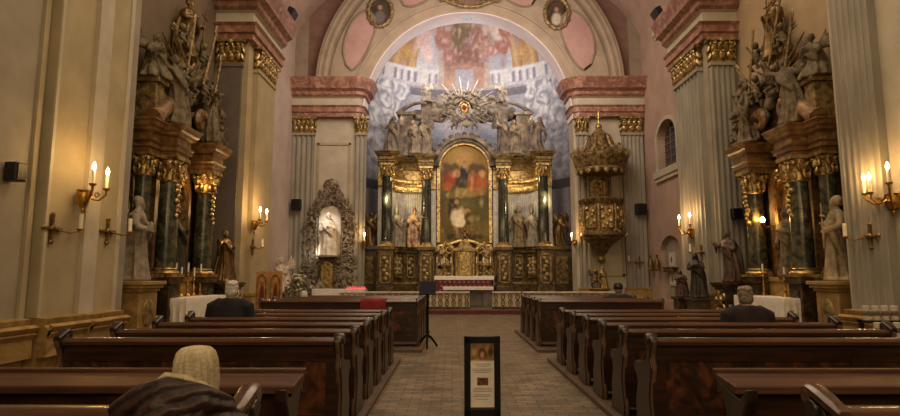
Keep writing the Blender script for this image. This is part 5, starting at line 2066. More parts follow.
for sx in (-1, 1):
    W_ = wing(sx)
    # base zone
    mb = MB()
    path_wall(mb, W_, 0.6, Z0, Z0 + 0.45, 0.35)
    path_wall(mb, W_, 0.6, Z0 + 0.45, zl - 0.25, 0.25)
    b = mb.build('wing_base', M['base_gilt'], t, smooth=False)
    mb = MB()
    path_wall(mb, W_, 0.6, zl - 0.25, zl - 0.12, 0.34)
    path_wall(mb, W_, 0.6, zl - 0.12, zl, 0.44)
    path_wall(mb, W_, 0.6, Z0 + 0.45, Z0 + 0.55, 0.32)
    mb.build('base_ledge', M['gold_dull'], b, smooth=False)
    mb = MB()
    for k in (0, 3, 7, 10):
        if k + 1 >= len(W_):
            continue
        WW = W_ if sx > 0 else W_[::-1]
        a, c_ = Vector(WW[k]), Vector(WW[k + 1] if k != 3 and k != 7 else WW[k + 2])
        m_ = (a + c_) / 2
        d = (c_ - a)
        ln = d.length * 0.8
        ang = math.atan2(d.y, d.x)
        nn = Vector((d.y, -d.x)).normalized()
        if nn.y > 0:
            nn = -nn
        for (q0, q1, zz0, zz1, dep) in ((-.5, .5, Z0 + 0.75, Z0 + 0.83, 0.28), (-.5, .5, zl - 0.42, zl - 0.34, 0.28), (-.5, -.4, Z0 + 0.75, zl - 0.34, 0.28), (.4, .5, Z0 + 0.75, zl - 0.34, 0.28)):
            cc = m_ + d.normalized() * ln * (q0 + q1) / 2 + nn * dep
            mb.box((cc.x, cc.y, (zz0 + zz1) / 2), (abs(q1 - q0) * ln, 0.06, zz1 - zz0), rz=ang)
        for j in range(5):
            cc = m_ + nn * 0.27 + d.normalized() * ln * 0.22 * math.sin(j * 2.4)
            mb.el((cc.x, cc.y, Z0 + 1.0 + (zl - Z0 - 1.6) * j / 4), (0.12, 0.06, 0.13), 8)
    mb.build('gilded_panels', M['gold_dull'], b)
    # striped wall of the bay
    mb = MB()
    path_wall(mb, W_, 0.3, zl, zent, 0.0)
    b = mb.build('wing_wall', M['pale_panel'], t, smooth=False)
    mb = MB()
    WW = W_ if sx > 0 else W_[::-1]
    for k in range(2, 11):
        p, p2 = Vector(WW[k]), Vector(WW[min(k + 1, len(WW) - 1)])
        for q_ in (p, (p + p2) / 2):
            mb.tube([(q_.x, q_.y - 0.02, zl + 0.1), (q_.x, q_.y - 0.02, zcap0 - 0.1)], 0.05, 6)
    mb.build('fluting', M['pale_panel'], b)
    # gilded frieze of hanging lambrequins and the cornice
    mb = MB()
    path_wall(mb, W_, 0.3, zcap0 - 0.35, zcap1 + 0.1, 0.1)
    for k in range(1, 11):
        p, p2 = Vector(WW[k]), Vector(WW[min(k + 1, len(WW) - 1)])
        for f_ in (0.25, 0.75):
            q_ = p.lerp(p2, f_)
            mb.el((q_.x, q_.y - 0.14, zcap0 - 0.4), (0.09, 0.06, 0.18), 8)
            mb.el((q_.x, q_.y - 0.14, zcap0 + 0.0), (0.1, 0.06, 0.12), 8)
            mb.el((q_.x, q_.y - 0.16, zcap1 + 0.02), (0.07, 0.05, 0.06), 8)
    mb.build('lambrequin_frieze', M['gold'], t)
    mb = MB()
    for o, f0, f1 in ((0.14, 0.0, 0.14), (0.08, 0.14, 0.55), (0.2, 0.55, 0.68), (0.36, 0.68, 0.82), (0.5, 0.82, 1.0)):
        path_wall(mb, W_, 0.3, zcap1 + (zent - zcap1) * f0, zcap1 + (zent - zcap1) * f1, o + 0.1)
    mb.build('cornice', M['gold_dark'], t, smooth=False)
    for x, y, r_ in ((xa(502), -0.6, 0.26), (xa(538.5), -1.45, 0.26), ):
        x *= sx
        mb = MB()
        mb.bb(x - 0.42, x + 0.42, y - 0.4, y + 0.6, Z0, Z0 + 0.35)
        mb.bb(x - 0.36, x + 0.36, y - 0.34, y + 0.6, Z0 + 0.35, zl - 0.16)
        mb.bb(x - 0.44, x + 0.44, y - 0.42, y + 0.6, zl - 0.16, zl + 0.02)
        pd = mb.build('pedestal', M['base_gilt'], t, smooth=False, bevel=0.015)
        mb = MB()
        for (q0, q1, zz0, zz1) in ((-.26, .26, Z0 + 0.5, Z0 + 0.57), (-.26, .26, zl - 0.4, zl - 0.33), (-.26, -.2, Z0 + 0.5, zl - 0.33), (.2, .26, Z0 + 0.5, zl - 0.33)):
            mb.bb(x + q0, x + q1, y - 0.38, y - 0.33, zz0, zz1)
        for j in range(6):
            mb.el((x + 0.08 * math.sin(j * 2.1), y - 0.35, Z0 + 0.72 + (zl - Z0 - 1.3) * j / 5), (0.11, 0.05, 0.12), 8)
        mb.build('gilded_panel', M['gold_dull'], pd)
        column(t, x, y, zl + 0.02, zcap1 + 0.06, r_, 'dark_marble' if r_ > 0.2 else 'gold_dull', zcap1 - zcap0, garland=False)
        ent_block(t, x - 0.36, x + 0.36, y - 0.36, 0.1, zcap1 + 0.06, zent + 0.05, mats=('gold_dark',), over=0.24)
# middle bay: back, arched frame and picture
zb, zt = za(241), za(145)
wp = xa(489) * 1.0
mb = MB()
mb.bb(-1.5, 1.5, 0.02, 0.4, Z0, za(165))
ring_arch(mb, 0, za(165), 0, 1.5, 0.02, 0.4, sz=(za(140) - za(165)) / 1.5)
mb.build('middle_bay', M['brown_marble'], t, smooth=False)
zs = zt - wp
mb = MB()
ring_arch(mb, 0, zs, wp - 0.02, wp + 0.14, -0.2, 0.02)
for sx in (-1, 1):
    mb.bb(sx * (wp - 0.02), sx * (wp + 0.14), -0.2, 0.02, zb - 0.1, zs)
P = []
for k in range(17):
    x = -1 + 2 * k / 16
    P.append((x * (wp + 0.1), -0.14, zb - 0.28 + 0.3 * math.exp(-(x * 2.0) ** 2 * 0.9)))
mb.tube(P, 0.1, 8)
fr = mb.build('picture_frame', M['gold'], t, ang=30)


def pic_pos(u, v):
    x = -wp + 2 * wp * u
    top = zs + math.sqrt(max(0.0, wp * wp - x * x))
    return (x, -0.04, (zb - 0.25) + (top - zb + 0.25) * v)


PH, PW = zt - zb, 2 * wp


def pic_col(u, v):
    p = pic_pos(u, v)
    x, y = (p[0] / wp), (p[2] - zb) / (zt - zb)     # -1..1, 0..1
    n1 = noise.noise(Vector((x * 1.6, y * 4, 2)))
    n2 = noise.noise(Vector((x * 5, y * 11, 7)))
    c = mixc(hexc('5a4a26'), hexc('77683a'), 0.5 + n1 + 0.4 * n2)
    c = mixc(c, hexc('3a4034'), max(0, (0.5 - abs(y - 0.42) * 2)))
    if y > 0.74:
        c = mixc(hexc('8a6a34'), hexc('a98a4c'), 0.5 + n1 * 0.9)
        c = blob(c, x, y, 0.0, 0.86, 0.7, 0.14, hexc('b9985a'), 0.9)
    D = dict(wob=0.5, fr=4.0)
    for bx, by, rx, ry, cc in ((-0.55, 0.74, 0.5, 0.08, '5b4a34'), (0.5, 0.74, 0.55, 0.08, '5b4634'), (-0.55, 0.64, 0.36, 0.1, '8e3c22'), (-0.72, 0.56, 0.25, 0.07, 'a8552e'),
                               (0.0, 0.68, 0.3, 0.13, '23242a'), (-0.1, 0.6, 0.3, 0.09, '39302a'), (0.02, 0.79, 0.14, 0.05, '96765c'), (0.45, 0.62, 0.36, 0.11, '9a4a28'),
                               (0.7, 0.6, 0.28, 0.1, 'a85a30'), (0.3, 0.66, 0.2, 0.07, '8a5a40'), (0.72, 0.7, 0.2, 0.05, 'b8814e'), (-0.3, 0.7, 0.18, 0.05, 'a87a56'),
                               (0.1, 0.5, 0.75, 0.06, '8a7a4a'), (0.5, 0.52, 0.4, 0.05, '9a6a3c'), (-0.55, 0.47, 0.4, 0.04, '6f6136'),
                               (-0.5, 0.38, 0.22, 0.06, '2c2a22'), (-0.32, 0.40, 0.12, 0.035, '9c7654'), (-0.42, 0.29, 0.3, 0.1, '3a2f26'), (-0.28, 0.25, 0.28, 0.11, 'cfc4ac'), (-0.16, 0.19, 0.3, 0.06, 'd6ccb6'),
                               (0.1, 0.3, 0.2, 0.04, 'a08258'), (0.2, 0.22, 0.22, 0.1, '46361f'), (0.62, 0.28, 0.4, 0.16, '57502c'), (0.5, 0.14, 0.5, 0.05, '6b5a34'), (-0.5, 0.1, 0.5, 0.05, '5b4c2c'), (0.0, 0.04, 0.9, 0.04, '3c311d')):
        c = blob(c, x, y, bx, by, rx, ry, mixc(hexc(cc), mixc(hexc(cc), (1, .9, .7), 0.4), max(0, n2 * 1.5)), 0.4, 0.45, 4.0)
    return tuple(k * 0.98 for k in mixc(c, hexc('3a2c18'), 0.12))


grid_paint('altar_painting', 90, 160, pic_pos, pic_col, M['paint'], t)
# outer arched pediment over the picture
zo = za(137)
ro = xa(496)
zso = zo - ro
mb = MB()
ring_arch(mb, 0, zso, ro - 0.32, ro - 0.16, -0.4, 0.05)
ring_arch(mb, 0, zso, ro - 0.18, ro, -0.55, 0.05)
for k in range(15):
    a = PI * (k + 0.5) / 15
    mb.el(((ro + 0.05) * math.cos(a), -0.45, zso + (ro + 0.05) * math.sin(a)), (0.14, 0.12, 0.1), 8)
for sx in (-1, 1):
    mb.bb(sx * (ro - 0.32), sx * ro, -0.5, 0.05, zent - 0.3, zso)
mb.build('arched_pediment', M['attic_stone'], t, ang=30)

# attic: piers, clouds, gloriole
zg = za(112)
for sx in (-1, 1):
    x = xa(522) * sx
    mb = MB()
    mb.bb(x - 0.34, x + 0.34, -0.9, 0.2, zent + 0.05, za(120))
    mb.bb(x - 0.46, x + 0.46, -1.02, 0.2, za(120), za(117))
    P = [(x + sx * 0.5 - sx * 1.5 * k / 10, -0.7, za(118) + 0.6 * math.sin(PI * 0.62 * k / 10)) for k in range(11)]
    mb.tube(P, [0.13 - 0.005 * k for k in range(11)], 8)
    mb.build('attic_pier', M['attic_stone'], t, smooth=True, bevel=0.015, ang=30)
    x2 = xa(503) * sx
    mb = MB()
    mb.bb(x2 - 0.25, x2 + 0.25, -0.5, 0.2, zent + 0.05, za(106))
    mb.build('inner_attic_pier', M['attic_stone'], t, smooth=False, bevel=0.015)
mb = MB()
q = random.Random(12)
for k in range(110):
    a = q.uniform(-0.15, PI + 0.15)
    d = q.uniform(0.0, 1.0)
    x = (0.9 + 1.7 * d) * math.cos(a)
    z = zg - 0.35 + (0.75 + 0.45 * d) * math.sin(a)
    if z < zso + math.sqrt(max(0, ro * ro - x * x)) - 0.1:
        z = zso + math.sqrt(max(0, ro * ro - x * x)) + q.uniform(0, .25)
    mb.el((x, -0.25 + q.uniform(-.15, .1), z), (q.uniform(.16, .34), 0.2, q.uniform(.12, .25)), 8)
obj_from(remeshed(mb, 'clouds_high', [M['attic_stone']], 0.05, 1), 'cloud_relief', M['attic_stone'], t)
mb = MB()
for k in range(44):
    a = 2 * PI * k / 44
    L_ = (1.75, 1.15, 1.5, 1.05)[k % 4]
    d = Vector((math.cos(a), 0, math.sin(a)))
    s_ = Vector((-math.sin(a), 0, math.cos(a)))
    p = Vector((0, -0.5, zg))
    mb.add([p + d * 0.45 - s_ * 0.05, p + d * 0.45 + s_ * 0.05, p + d * L_ + s_ * 0.012, p + d * L_ - s_ * 0.012, p + d * 0.45 - s_ * 0.05 + Vector((0, .05, 0)), p + d * 0.45 + s_ * 0.05 + Vector((0, .05, 0)), p + d * L_ + s_ * 0.012 + Vector((0, .05, 0)), p + d * L_ - s_ * 0.012 + Vector((0, .05, 0))],
           [(0, 1, 2, 3), (7, 6, 5, 4), (0, 4, 5, 1), (1, 5, 6, 2), (2, 6, 7, 3), (3, 7, 4, 0)])
mb.build('sunburst', mat('silver_gilt_rays', '63573f', '96876a', 8, 0.5, metal=0.25), t, smooth=False)
mb = MB()
for k in range(22):
    a = 2 * PI * k / 22 + 0.1 * math.sin(k * 5)
    d = 0.72 + 0.2 * math.sin(k * 2.7)
    mb.el((d * math.cos(a), -0.58, zg + d * math.sin(a)), (0.09, 0.1, 0.1), 8)
    for sx in (-1, 1):
        mb.el((d * math.cos(a) + sx * 0.13, -0.54, zg + d * math.sin(a) + 0.05), (0.11, 0.04, 0.05), 6, (0, -0.6 * sx, 0))
mb.build('cloud_ring', M['stone_grey'], t)
mb = MB()
mb.el((0, -0.6, zg), (0.24, 0.1, 0.3), 16)
mb.tube([(0.27 * math.cos(2 * PI * k / 20), -0.64, zg + 0.34 * math.sin(2 * PI * k / 20)) for k in range(21)], 0.05, 6)
mb.build('heart_medallion', M['gold'], t)
mb = MB()
mb.el((0, -0.71, zg + 0.02), (0.11, 0.04, 0.14), 12)
mb.build('red_heart', M['red'], t)

# tabernacle and predella in the middle
mb = MB()
mb.bb(-1.4, 1.4, -0.75, 0.02, Z0, za(277))
mb.bb(-1.25, 1.25, -0.6, 0.02, za(277), za(268))
mb.build('predella', M['brown_marble'], t, smooth=False, bevel=0.015)
tz0, tz1 = za(278), za(252)
mb = MB()
mb.bb(-0.5, 0.5, -0.85, -0.2, tz0, tz1)
mb.prism([(-0.62, tz1), (0.62, tz1), (0.55, tz1 + 0.12), (0.35, tz1 + 0.2), (0.2, tz1 + 0.5), (0, tz1 + 0.58), (-0.2, tz1 + 0.5), (-0.35, tz1 + 0.2), (-0.55, tz1 + 0.12)], -0.9, -0.2, 'y')
tb = mb.build('tabernacle', M['gold_dull'], t, bevel=0.012, ang=30)
mb = MB()
mb.bb(-0.25, 0.25, -0.89, -0.85, tz0 + 0.15, tz1 - 0.25)
ring_arch(mb, 0, tz1 - 0.25, 0, 0.25, -0.89, -0.85)
mb.build('tabernacle_door', M['gold'], tb)
for sx in (-1, 1):
    for x in (0.42, 0.62):
        mb = MB()
        mb.lathe([(0.07, tz0), (0.05, tz0 + 0.06), (0.05, tz1 - 0.1), (0.08, tz1)], (sx * x, -0.92, 0), 10)
        mb.build('small_column', M['gold'], tb)
for sx in (-1, 1):
    mb = MB()
    for x, z_, r_ in ((0.85, tz0 + 0.45, 0.34), (1.15, tz0 + 0.3, 0.3), (0.8, tz1 + 0.1, 0.26), (1.35, tz0 + 0.2, 0.22), (1.1, tz1 - 0.15, 0.25)):
        mb.spiral((sx * x, -0.6, z_), r_, 0.075, 1.3, 'y', PI / 2, sx)
    mb.tube([(sx * 0.6, -0.6, tz1 + 0.1), (sx * 0.95, -0.6, tz1 + 0.45), (sx * 1.3, -0.6, tz1 - 0.2), (sx * 1.45, -0.6, tz0)], 0.08, 8)
    mb.build('scrollwork', M['gold'], tb)
statue('putto_a', 'crowning_statue', 'small dark carved figure on top of the tabernacle before the large painting', 'statue', (ACXM, YA - 0.55, tz1 + 0.5), 'bronze', 0, 1.3)
for sx in (-1, 1):
    statue('angel_kneel', 'angel_statue', 'small kneeling gilded angel beside the tabernacle, %s side' % ('pulpit' if sx > 0 else 'silvery shrine'), 'statue', (ACXM + sx * 1.02, YA - 0.62, za(266)), 'gold_dull', -0.4 * sx, 1.3)
    # statues between the columns
    sd = 'pulpit side of the large painting' if sx > 0 else 'silvery shrine side of the large painting'
    statue('saint_cross' if sx < 0 else 'saint_halo', 'saint_statue', 'robed saint statue between dark columns, nearest the picture, ' + sd, 'statue', (ACXM + xa(517 if sx > 0 else 514.5) * sx, YA - 0.62, zl - 0.02), 'polychrome' if sx < 0 else 'stone_warm', -0.25 * sx, 2.0)
    statue('bishop', 'saint_statue', 'pale bishop statue with staff between dark columns, ' + sd, 'statue', (ACXM + xa(529) * sx, YA - 1.1, zl - 0.02), 'stone_grey', -0.35 * sx, 1.9)
    # outermost, by the apse walls
    p = at(464.5 + sx * 96, 246, 27.6)
    statue('angel_out', 'angel_statue', 'dark gilded angel on the outermost pedestal of the high altar, ' + ('pulpit side' if sx > 0 else 'silvery shrine side'), 'statue', (p.x, 27.7, p.z), 'bronze', 0, 1.7)
    tp_ = thing('statue_pedestal', 'tall dark pedestal beside the high altar under the outermost angel, ' + ('pulpit side' if sx > 0 else 'silvery shrine side'), 'pedestal', (p.x, 27.7, 0.5))
    hp_ = p.z - 0.5
    mb = MB()
    mb.bb(-0.62, 0.62, -0.4, 0.55, 0, 0.3)
    mb.bb(-0.52, 0.52, -0.34, 0.5, 0.3, hp_ - 0.2)
    mb.bb(-0.62, 0.62, -0.44, 0.55, hp_ - 0.2, hp_)
    mb.build('body', M['brown_marble'], tp_, smooth=False, bevel=0.015)
    mb = MB()
    mb.bb(-0.3, 0.3, -0.37, -0.33, 0.6, hp_ - 0.5)
    mb.build('panel', M['gold_dark'], tp_, smooth=False, bevel=0.015)
    # attic figures
    for kind, px, py, y, h, lab in (('angel_up', 504, 162, -0.75, 1.9, 'large grey angel with raised arm on the cornice beside the arched pediment, '),
                                    ('saint_pray', 513, 162, -1.0, 1.75, 'grey praying figure above the cornice, between angel and attic pier, '),
                                    ('angel_out', 534, 161, -1.5, 1.8, 'grey angel leaning out above the outermost column, '),
                                    ('angel_kneel', 512, 122, -0.5, 1.4, 'grey kneeling angel high on the attic beside the sunburst, ')):
        x = xa(px, py) * sx
        z = (zent + 0.09) if py > 150 else za(106) + 0.0
        if py < 150:
            x = xa(503) * sx
        statue(kind, 'angel_statue' if 'angel' in kind else 'attic_statue', lab + ('pulpit side' if sx > 0 else 'silvery shrine side'), 'statue', (ACXM + x, YA + y, z), 'attic_stone', 0.5 * sx, h)
    for k, (px, py, y) in enumerate(((474, 127, -0.55), (485, 117, -0.5), (478, 100, -0.5))):
        statue('putto_b' if k % 2 else 'putto_a', 'putto', '%s small grey putto in the clouds round the sunburst, %s side' % (['lowest', 'middle', 'topmost'][k], 'pulpit' if sx > 0 else 'silvery shrine'), 'statue', (ACXM + xa(px) * sx, YA + y, za(py) - 0.3), 'stone_grey', 0.4 * sx, 1.45)

# altar table with red, gold-patterned front, cloth over it
px0, px1 = at(435, 285, 26.95), at(493, 285, 26.95)
w = px1.x - px0.x
xc = (px0.x + px1.x) / 2
zt_ = at(464, 276.5, 26.9).z
tt = thing('altar_table', 'long altar table with a dark red patterned front, at the foot of the high altar', 'altar table', (xc, 27.2, Z0))
hh = zt_ - Z0
mb = MB()
mb.bb(-w / 2 + 0.08, w / 2 - 0.08, -0.3, 0.3, 0, hh - 0.02)
mb.build('body', M['brown_marble'], tt, smooth=False)
mb = MB()
mb.bb(-w / 2 + 0.05, w / 2 - 0.05, -0.33, -0.3, 0.02, hh - 0.05)
af = mb.build('red_frontal', M['frontal'], tt, smooth=False)
mb = MB()
for i in range(11):
    for j in range(3):
        x = -w / 2 + 0.25 + (w - 0.5) * i / 10
        mb.el((x + (0.06 if j % 2 else 0), -0.335, 0.16 + 0.2 * j), (0.055, 0.012, 0.06), 8)
mb.build('gold_pattern', mat('gold_thread', '7a4a40', '94665a', 9, 0.8), af)
mb = MB()
mb.bb(-w / 2 - 0.04, w / 2 + 0.04, -0.36, 0.33, hh, hh + 0.025)
mb.bb(-w / 2 - 0.04, w / 2 + 0.04, -0.365, -0.35, hh - 0.16, hh + 0.02)
for sx in (-1, 1):
    mb.bb(sx * (w / 2 + 0.03), sx * (w / 2 + 0.045), -0.36, 0.33, hh - 0.45, hh + 0.02)
o = mb.build('altar_cloth', M['white_cloth'], loc=(xc, 27.2, Z0), bevel=0.006)
tag(o, 'white cloth over the altar table with the red front', 'cloth')
for k in range(6):
    sx = -1 if k < 3 else 1
    x = (0.62, 0.95, 1.3)[k % 3] * sx
    candlestick('%s tall gilded candlestick out from the middle, altar table with red front, %s side' % (['first', 'second', 'third'][k % 3], 'pulpit' if sx > 0 else 'silvery shrine'), (xc + x, 27.3, Z0 + hh + 0.025), 0.62, group='tall candlesticks on the high altar table', m='gold_dull', ch=0.3)

# smaller white table in front, nearer the rail
p0, p1 = at(443, 289, 25.0), at(493, 289, 25.0)
w = p1.x - p0.x
xc = (p0.x + p1.x) / 2
hz_ = at(464, 287, 24.7).z - 0.16
tt = thing('altar_table', 'lower white-topped altar table just behind the rail gate', 'altar table', (xc, 25.0, 0.16))
mb = MB()
for sx in (-1, 1):
    mb.bb(sx * (w / 2 - 0.3) - 0.15, sx * (w / 2 - 0.3) + 0.15, -0.25, 0.25, 0, hz_ - 0.06)
mb.bb(-w / 2 + 0.5, w / 2 - 0.5, -0.12, 0.12, 0.08, hz_ - 0.06)
mb.build('stone_support', M['stone_floor'], tt, smooth=False, bevel=0.01)
mb = MB()
mb.bb(-w / 2 + 0.02, w / 2 - 0.02, -0.33, 0.33, hz_ - 0.06, hz_ - 0.015)
mb.build('tabletop', M['stone_white'], tt, smooth=False)
mb = MB()
mb.bb(-w / 2, w / 2, -0.35, 0.35, hz_ - 0.012, hz_ + 0.008)
mb.bb(-w / 2, w / 2, -0.358, -0.34, hz_ - 0.13, hz_)
o = mb.build('altar_cloth', M['white_cloth'], loc=(xc, 25.0, 0.16), bevel=0.005)
tag(o, 'white cloth on the lower altar table just behind the rail', 'cloth')

# communion rail: two patterned runs beside the opening, and plain runs further out
zr1 = at(450, 291.5, 23.45).z
runs = [(424, 470, 'pale patterned altar rail, on the silvery shrine side of the opening'), (492, 521, 'pale patterned altar rail, on the pulpit side of the opening'),
        (340, 422.5, 'outer run of pale altar rail, behind the far pews by the blue stand'), (522.5, 620, 'outer run of pale altar rail, behind the far pews under the pulpit')]
cream = mat('cream_rail', 'a0937a', 'bdae92', 5, 0.6)
for a, b, lab in runs:
    xa_, xb_ = at(a, 300, 23.45).x, at(b, 300, 23.45).x
    tr = thing('altar_rail', lab, 'railing', ((xa_ + xb_) / 2, 23.45, 0.16), 0, 'altar rail runs')
    w = xb_ - xa_
    h_ = zr1 - 0.16
    mb = MB()
    mb.bb(-w / 2, w / 2, -0.12, 0.12, h_ - 0.07, h_)
    mb.build('handrail', M['stone_white'], tr, smooth=False, bevel=0.01)
    mb = MB()
    mb.bb(-w / 2, w / 2, -0.13, 0.13, 0, 0.1)
    mb.build('rail_base', M['brown_marble'], tr, smooth=False, bevel=0.01)
    mb = MB()
    mb.bb(-w / 2 + 0.02, w / 2 - 0.02, -0.05, 0.05, 0.1, h_ - 0.07)
    pn = mb.build('rail_panel', cream, tr, smooth=False)
    mb = MB()
    n = max(3, int(w / 0.24))
    for i in range(n):
        x = -w / 2 + w * (i + 0.5) / n
        for j in range(2):
            zz = 0.1 + (h_ - 0.17) * (0.27 + 0.46 * j)
            mb.tube([(x + 0.075 * math.cos(2 * PI * k / 10), -0.06, zz + 0.11 * math.sin(2 * PI * k / 10)) for k in range(11)], 0.022, 5)
            mb.el((x, -0.055, zz), (0.025, 0.02, 0.04), 6)
    mb.build('lattice', M['gold_dark'], pn)
# dark chest / small door seen behind the rail, on both sides of the altar table
mb = MB()
# ------------------------------------------------------------------ wall lights and consecration crosses
M['old_brass'] = mat('tarnished_brass', '5d4a28', '94774a', 12, 0.4, metal=0.7)


def sconce(label, loc, rz, candles, power, s=1.0, white=False, scale=1.0, warm='ffc476'):
    """bracket on the wall (wall at local y=0); candles = [(dx, dy, dz)] of the candle sockets"""
    t = thing('wall_sconce', label, 'wall light', loc, rz, 'candle-bulb wall sconces')
    mb = MB()
    mb.lathe([(0.0, -0.16), (0.05, -0.15), (0.1, 0.0), (0.08, 0.1), (0.12, 0.13), (0.0, 0.14)], (0, -0.09, 0), 10)
    mb.bb(-0.07, 0.07, -0.06, 0.0, -0.14, 0.14)
    mb.el((0, -0.09, -0.2), (0.03, 0.03, 0.06), 8)
    mb.build('backplate', M['brass'], t)
    for dx, dy, dz in candles:
        mb = MB()
        P = [(0, -0.1, 0.06), (dx * 0.3, -0.12 + dy * 0.3, -0.02), (dx * 0.7, dy * 0.75, -0.03), (dx, dy, dz - 0.08), (dx, dy, dz)]
        mb.tube(P, [0.03, 0.024, 0.022, 0.02, 0.022], 8)
        mb.spiral((dx * 0.55, dy * 0.55 - 0.05, 0.05), 0.07, 0.016, 1.1, 'y', 0, 1 if dx > 0 else -1)
        mb.lathe([(0.018, -0.02), (0.05, 0.0), (0.062, 0.03), (0.03, 0.035), (0, 0.035)], (dx, dy, dz), 12)
        a = mb.build('arm', M['brass'], t)
        mb = MB()
        mb.lathe([(0.026, 0.03), (0.026, 0.26), (0.0, 0.265)], (dx, dy, dz), 10)
        c_ = mb.build('candle', M['candle'], a)
        mb = MB()
        mb.lathe([(0.012, 0.26), (0.028, 0.29), (0.03, 0.32), (0.018, 0.36), (0.003, 0.4)], (dx, dy, dz), 10)
        mb.build('bulb', M['flame_white'] if white else M['flame'], c_)
        q = Matrix.LocRotScale(Vector(loc), Euler((0, 0, rz)), None) @ Vector((dx, dy - 0.07, dz + 0.36))
        point(q, power, warm, 0.04)
    return t


def cross_candle(label, loc, rz, side=1, lanterns=False):
    t = thing('cross_candle', label, 'candle holder', loc, rz, 'brass crosses with a candle on the walls')
    mb = MB()
    mb.bb(-0.022, 0.022, -0.06, 0.0, -0.22, 0.22)
    mb.bb(-0.19, 0.19, -0.06, 0.0, -0.022, 0.022)
    for dx, dz in ((0, 0.22), (0, -0.22), (0.19, 0), (-0.19, 0)):
        mb.el((dx, -0.04, dz), (0.042, 0.03, 0.042), 8)
    mb.el((0, -0.06, 0), (0.055, 0.035, 0.055), 10)
    mb.build('cross', M['old_brass'], t)
    mb = MB()
    mb.tube([(side * 0.1, -0.06, -0.02), (side * 0.3, -0.14, -0.06), (side * 0.5, -0.16, 0.0)], 0.016, 8)
    mb.lathe([(0.016, -0.01), (0.06, 0.02), (0.06, 0.03), (0, 0.03)], (side * 0.5, -0.16, 0), 12)
    mb.build('arm', M['brass'], t)
    mb = MB()
    mb.lathe([(0.035, 0.025), (0.035, 0.28), (0.0, 0.285)], (side * 0.5, -0.16, 0), 12)
    mb.build('candle', M['candle'], t)
    return t


hpi = PI / 2
# left walls: local +x -> world +y
p = atx(79, 198, PL + 0.24)
sconce('twin-candle brass sconce on the bare beige wall pier', (PL + 0.235, p.y, p.z), hpi, [(-0.30, -0.42, 0.17), (0.10, -0.40, 0.15)], 14)
p = atx(50, 228, PL + 0.16)
cross_candle('brass cross with candle arm, door side of the twin sconce on the beige pier', (PL + 0.155, p.y, p.z), hpi, 1)
p = atx(106, 231, PL + 0.16)
cross_candle('brass cross with pale candle at the far edge of the bare beige wall pier', (PL + 0.155, p.y, p.z), hpi, 1)
p = atx(252, 225, P2L + 0.17)
sconce('bright twin-candle sconce on the wall pier before the silvery shrine', (P2L + 0.16, p.y, p.z), hpi, [(-0.5, -0.42, 0.1), (0.15, -0.4, 0.12)], 26, white=True)
p = atx(252, 247, P2L + 0.17)
cross_candle('brass cross with pale candle below the bright twin sconce, on the pier before the shrine', (P2L + 0.16, p.y, p.z), hpi, 1)
# right walls: local +x -> world -y
p = atx(897, 201, PR - 0.01)
sconce('three-candle brass sconce beside the fluted wall pilaster', (PR + 0.0, p.y, p.z), -hpi, [(-0.39, -0.28, 0.17), (-0.12, -0.38, 0.15), (0.35, -0.4, 0.25)], 11)
p = atx(871, 236, PR - 0.17)
cross_candle('brass cross with thick white candle on the fluted wall pilaster near the three-candle sconce', (PR - 0.14, p.y, p.z), -hpi, -1)
p = atx(693, 233, P2R - 0.17)
sconce('twin-candle sconce on the fluted pier above the brown robed figure', (P2R - 0.16, p.y, p.z), -hpi, [(-0.35, -0.3, 0.22), (0.4, -0.26, 0.22)], 22, white=True)
p = atx(702, 252, P2R - 0.17)
cross_candle('brass cross with white candle below the twin sconce on the fluted pier', (P2R - 0.16, p.y, p.z), -hpi, -1)
# chancel lights
p = at(364, 243, YC - 0.25)
sconce('single-candle sconce on the chancel pier beside the silvery shrine', (p.x, YC - 0.2, p.z), 0, [(0.05, -0.3, 0.05)], 24, white=True)
p = at(575, 243, YC - 0.25)
sconce('single-candle sconce on the chancel pier beside the pulpit', (p.x, YC - 0.2, p.z), 0, [(-0.2, -0.3, 0.05)], 24, white=True)
p = at(639, 262, YC - 0.2)
cross_candle('brass cross with long bracket on the chancel pier next to the two hanging lanterns', (p.x, YC - 0.2, p.z), 0, -1)
for k, px in enumerate((651, 657.5)):
    p = atx(px, 271, XR - 0.2)
    t = thing('hanging_lantern', 'dark bottle-shaped lantern on the side wall, %s' % ['nearer the brass cross by the pulpit', 'nearer the arched niche'][k], 'lantern', (XR, p.y, p.z), -hpi)
    mb = MB()
    mb.lathe([(0.05, 0), (0.11, 0.04), (0.12, 0.4), (0.06, 0.5), (0.04, 0.62), (0.06, 0.66), (0, 0.7)], (0, -0.2, 0), 12)
    mb.build('body', M['bronze'], t)
    mb = MB()
    mb.tube([(0, -0.2, 0.3), (0, 0.0, 0.3)], 0.025, 6)
    mb.build('hook', M['brass'], t)


# ------------------------------------------------------------------ loudspeakers and floodlights
def speaker(label, loc, rz, w, h, d, m='black', tilt=0.0):
    t = thing('loudspeaker', label, 'loudspeaker', loc, rz)
    mb = MB()
    mb.bb(-w / 2, w / 2, -d, -0.03, -h / 2, h / 2)
    mb.build('cabinet', M[m], t, smooth=False, bevel=0.02)
    mb = MB()
    mb.bb(-w / 2 + 0.03, w / 2 - 0.03, -d - 0.008, -d, -h / 2 + 0.03, h / 2 - 0.03)
    mb.build('grille', M['black_metal'], t, smooth=False)
    mb = MB()
    mb.bb(-0.05, 0.05, -0.05, 0.0, -0.06, 0.06)
    mb.build('wall_bracket', M['black_metal'], t, smooth=False)
    return t


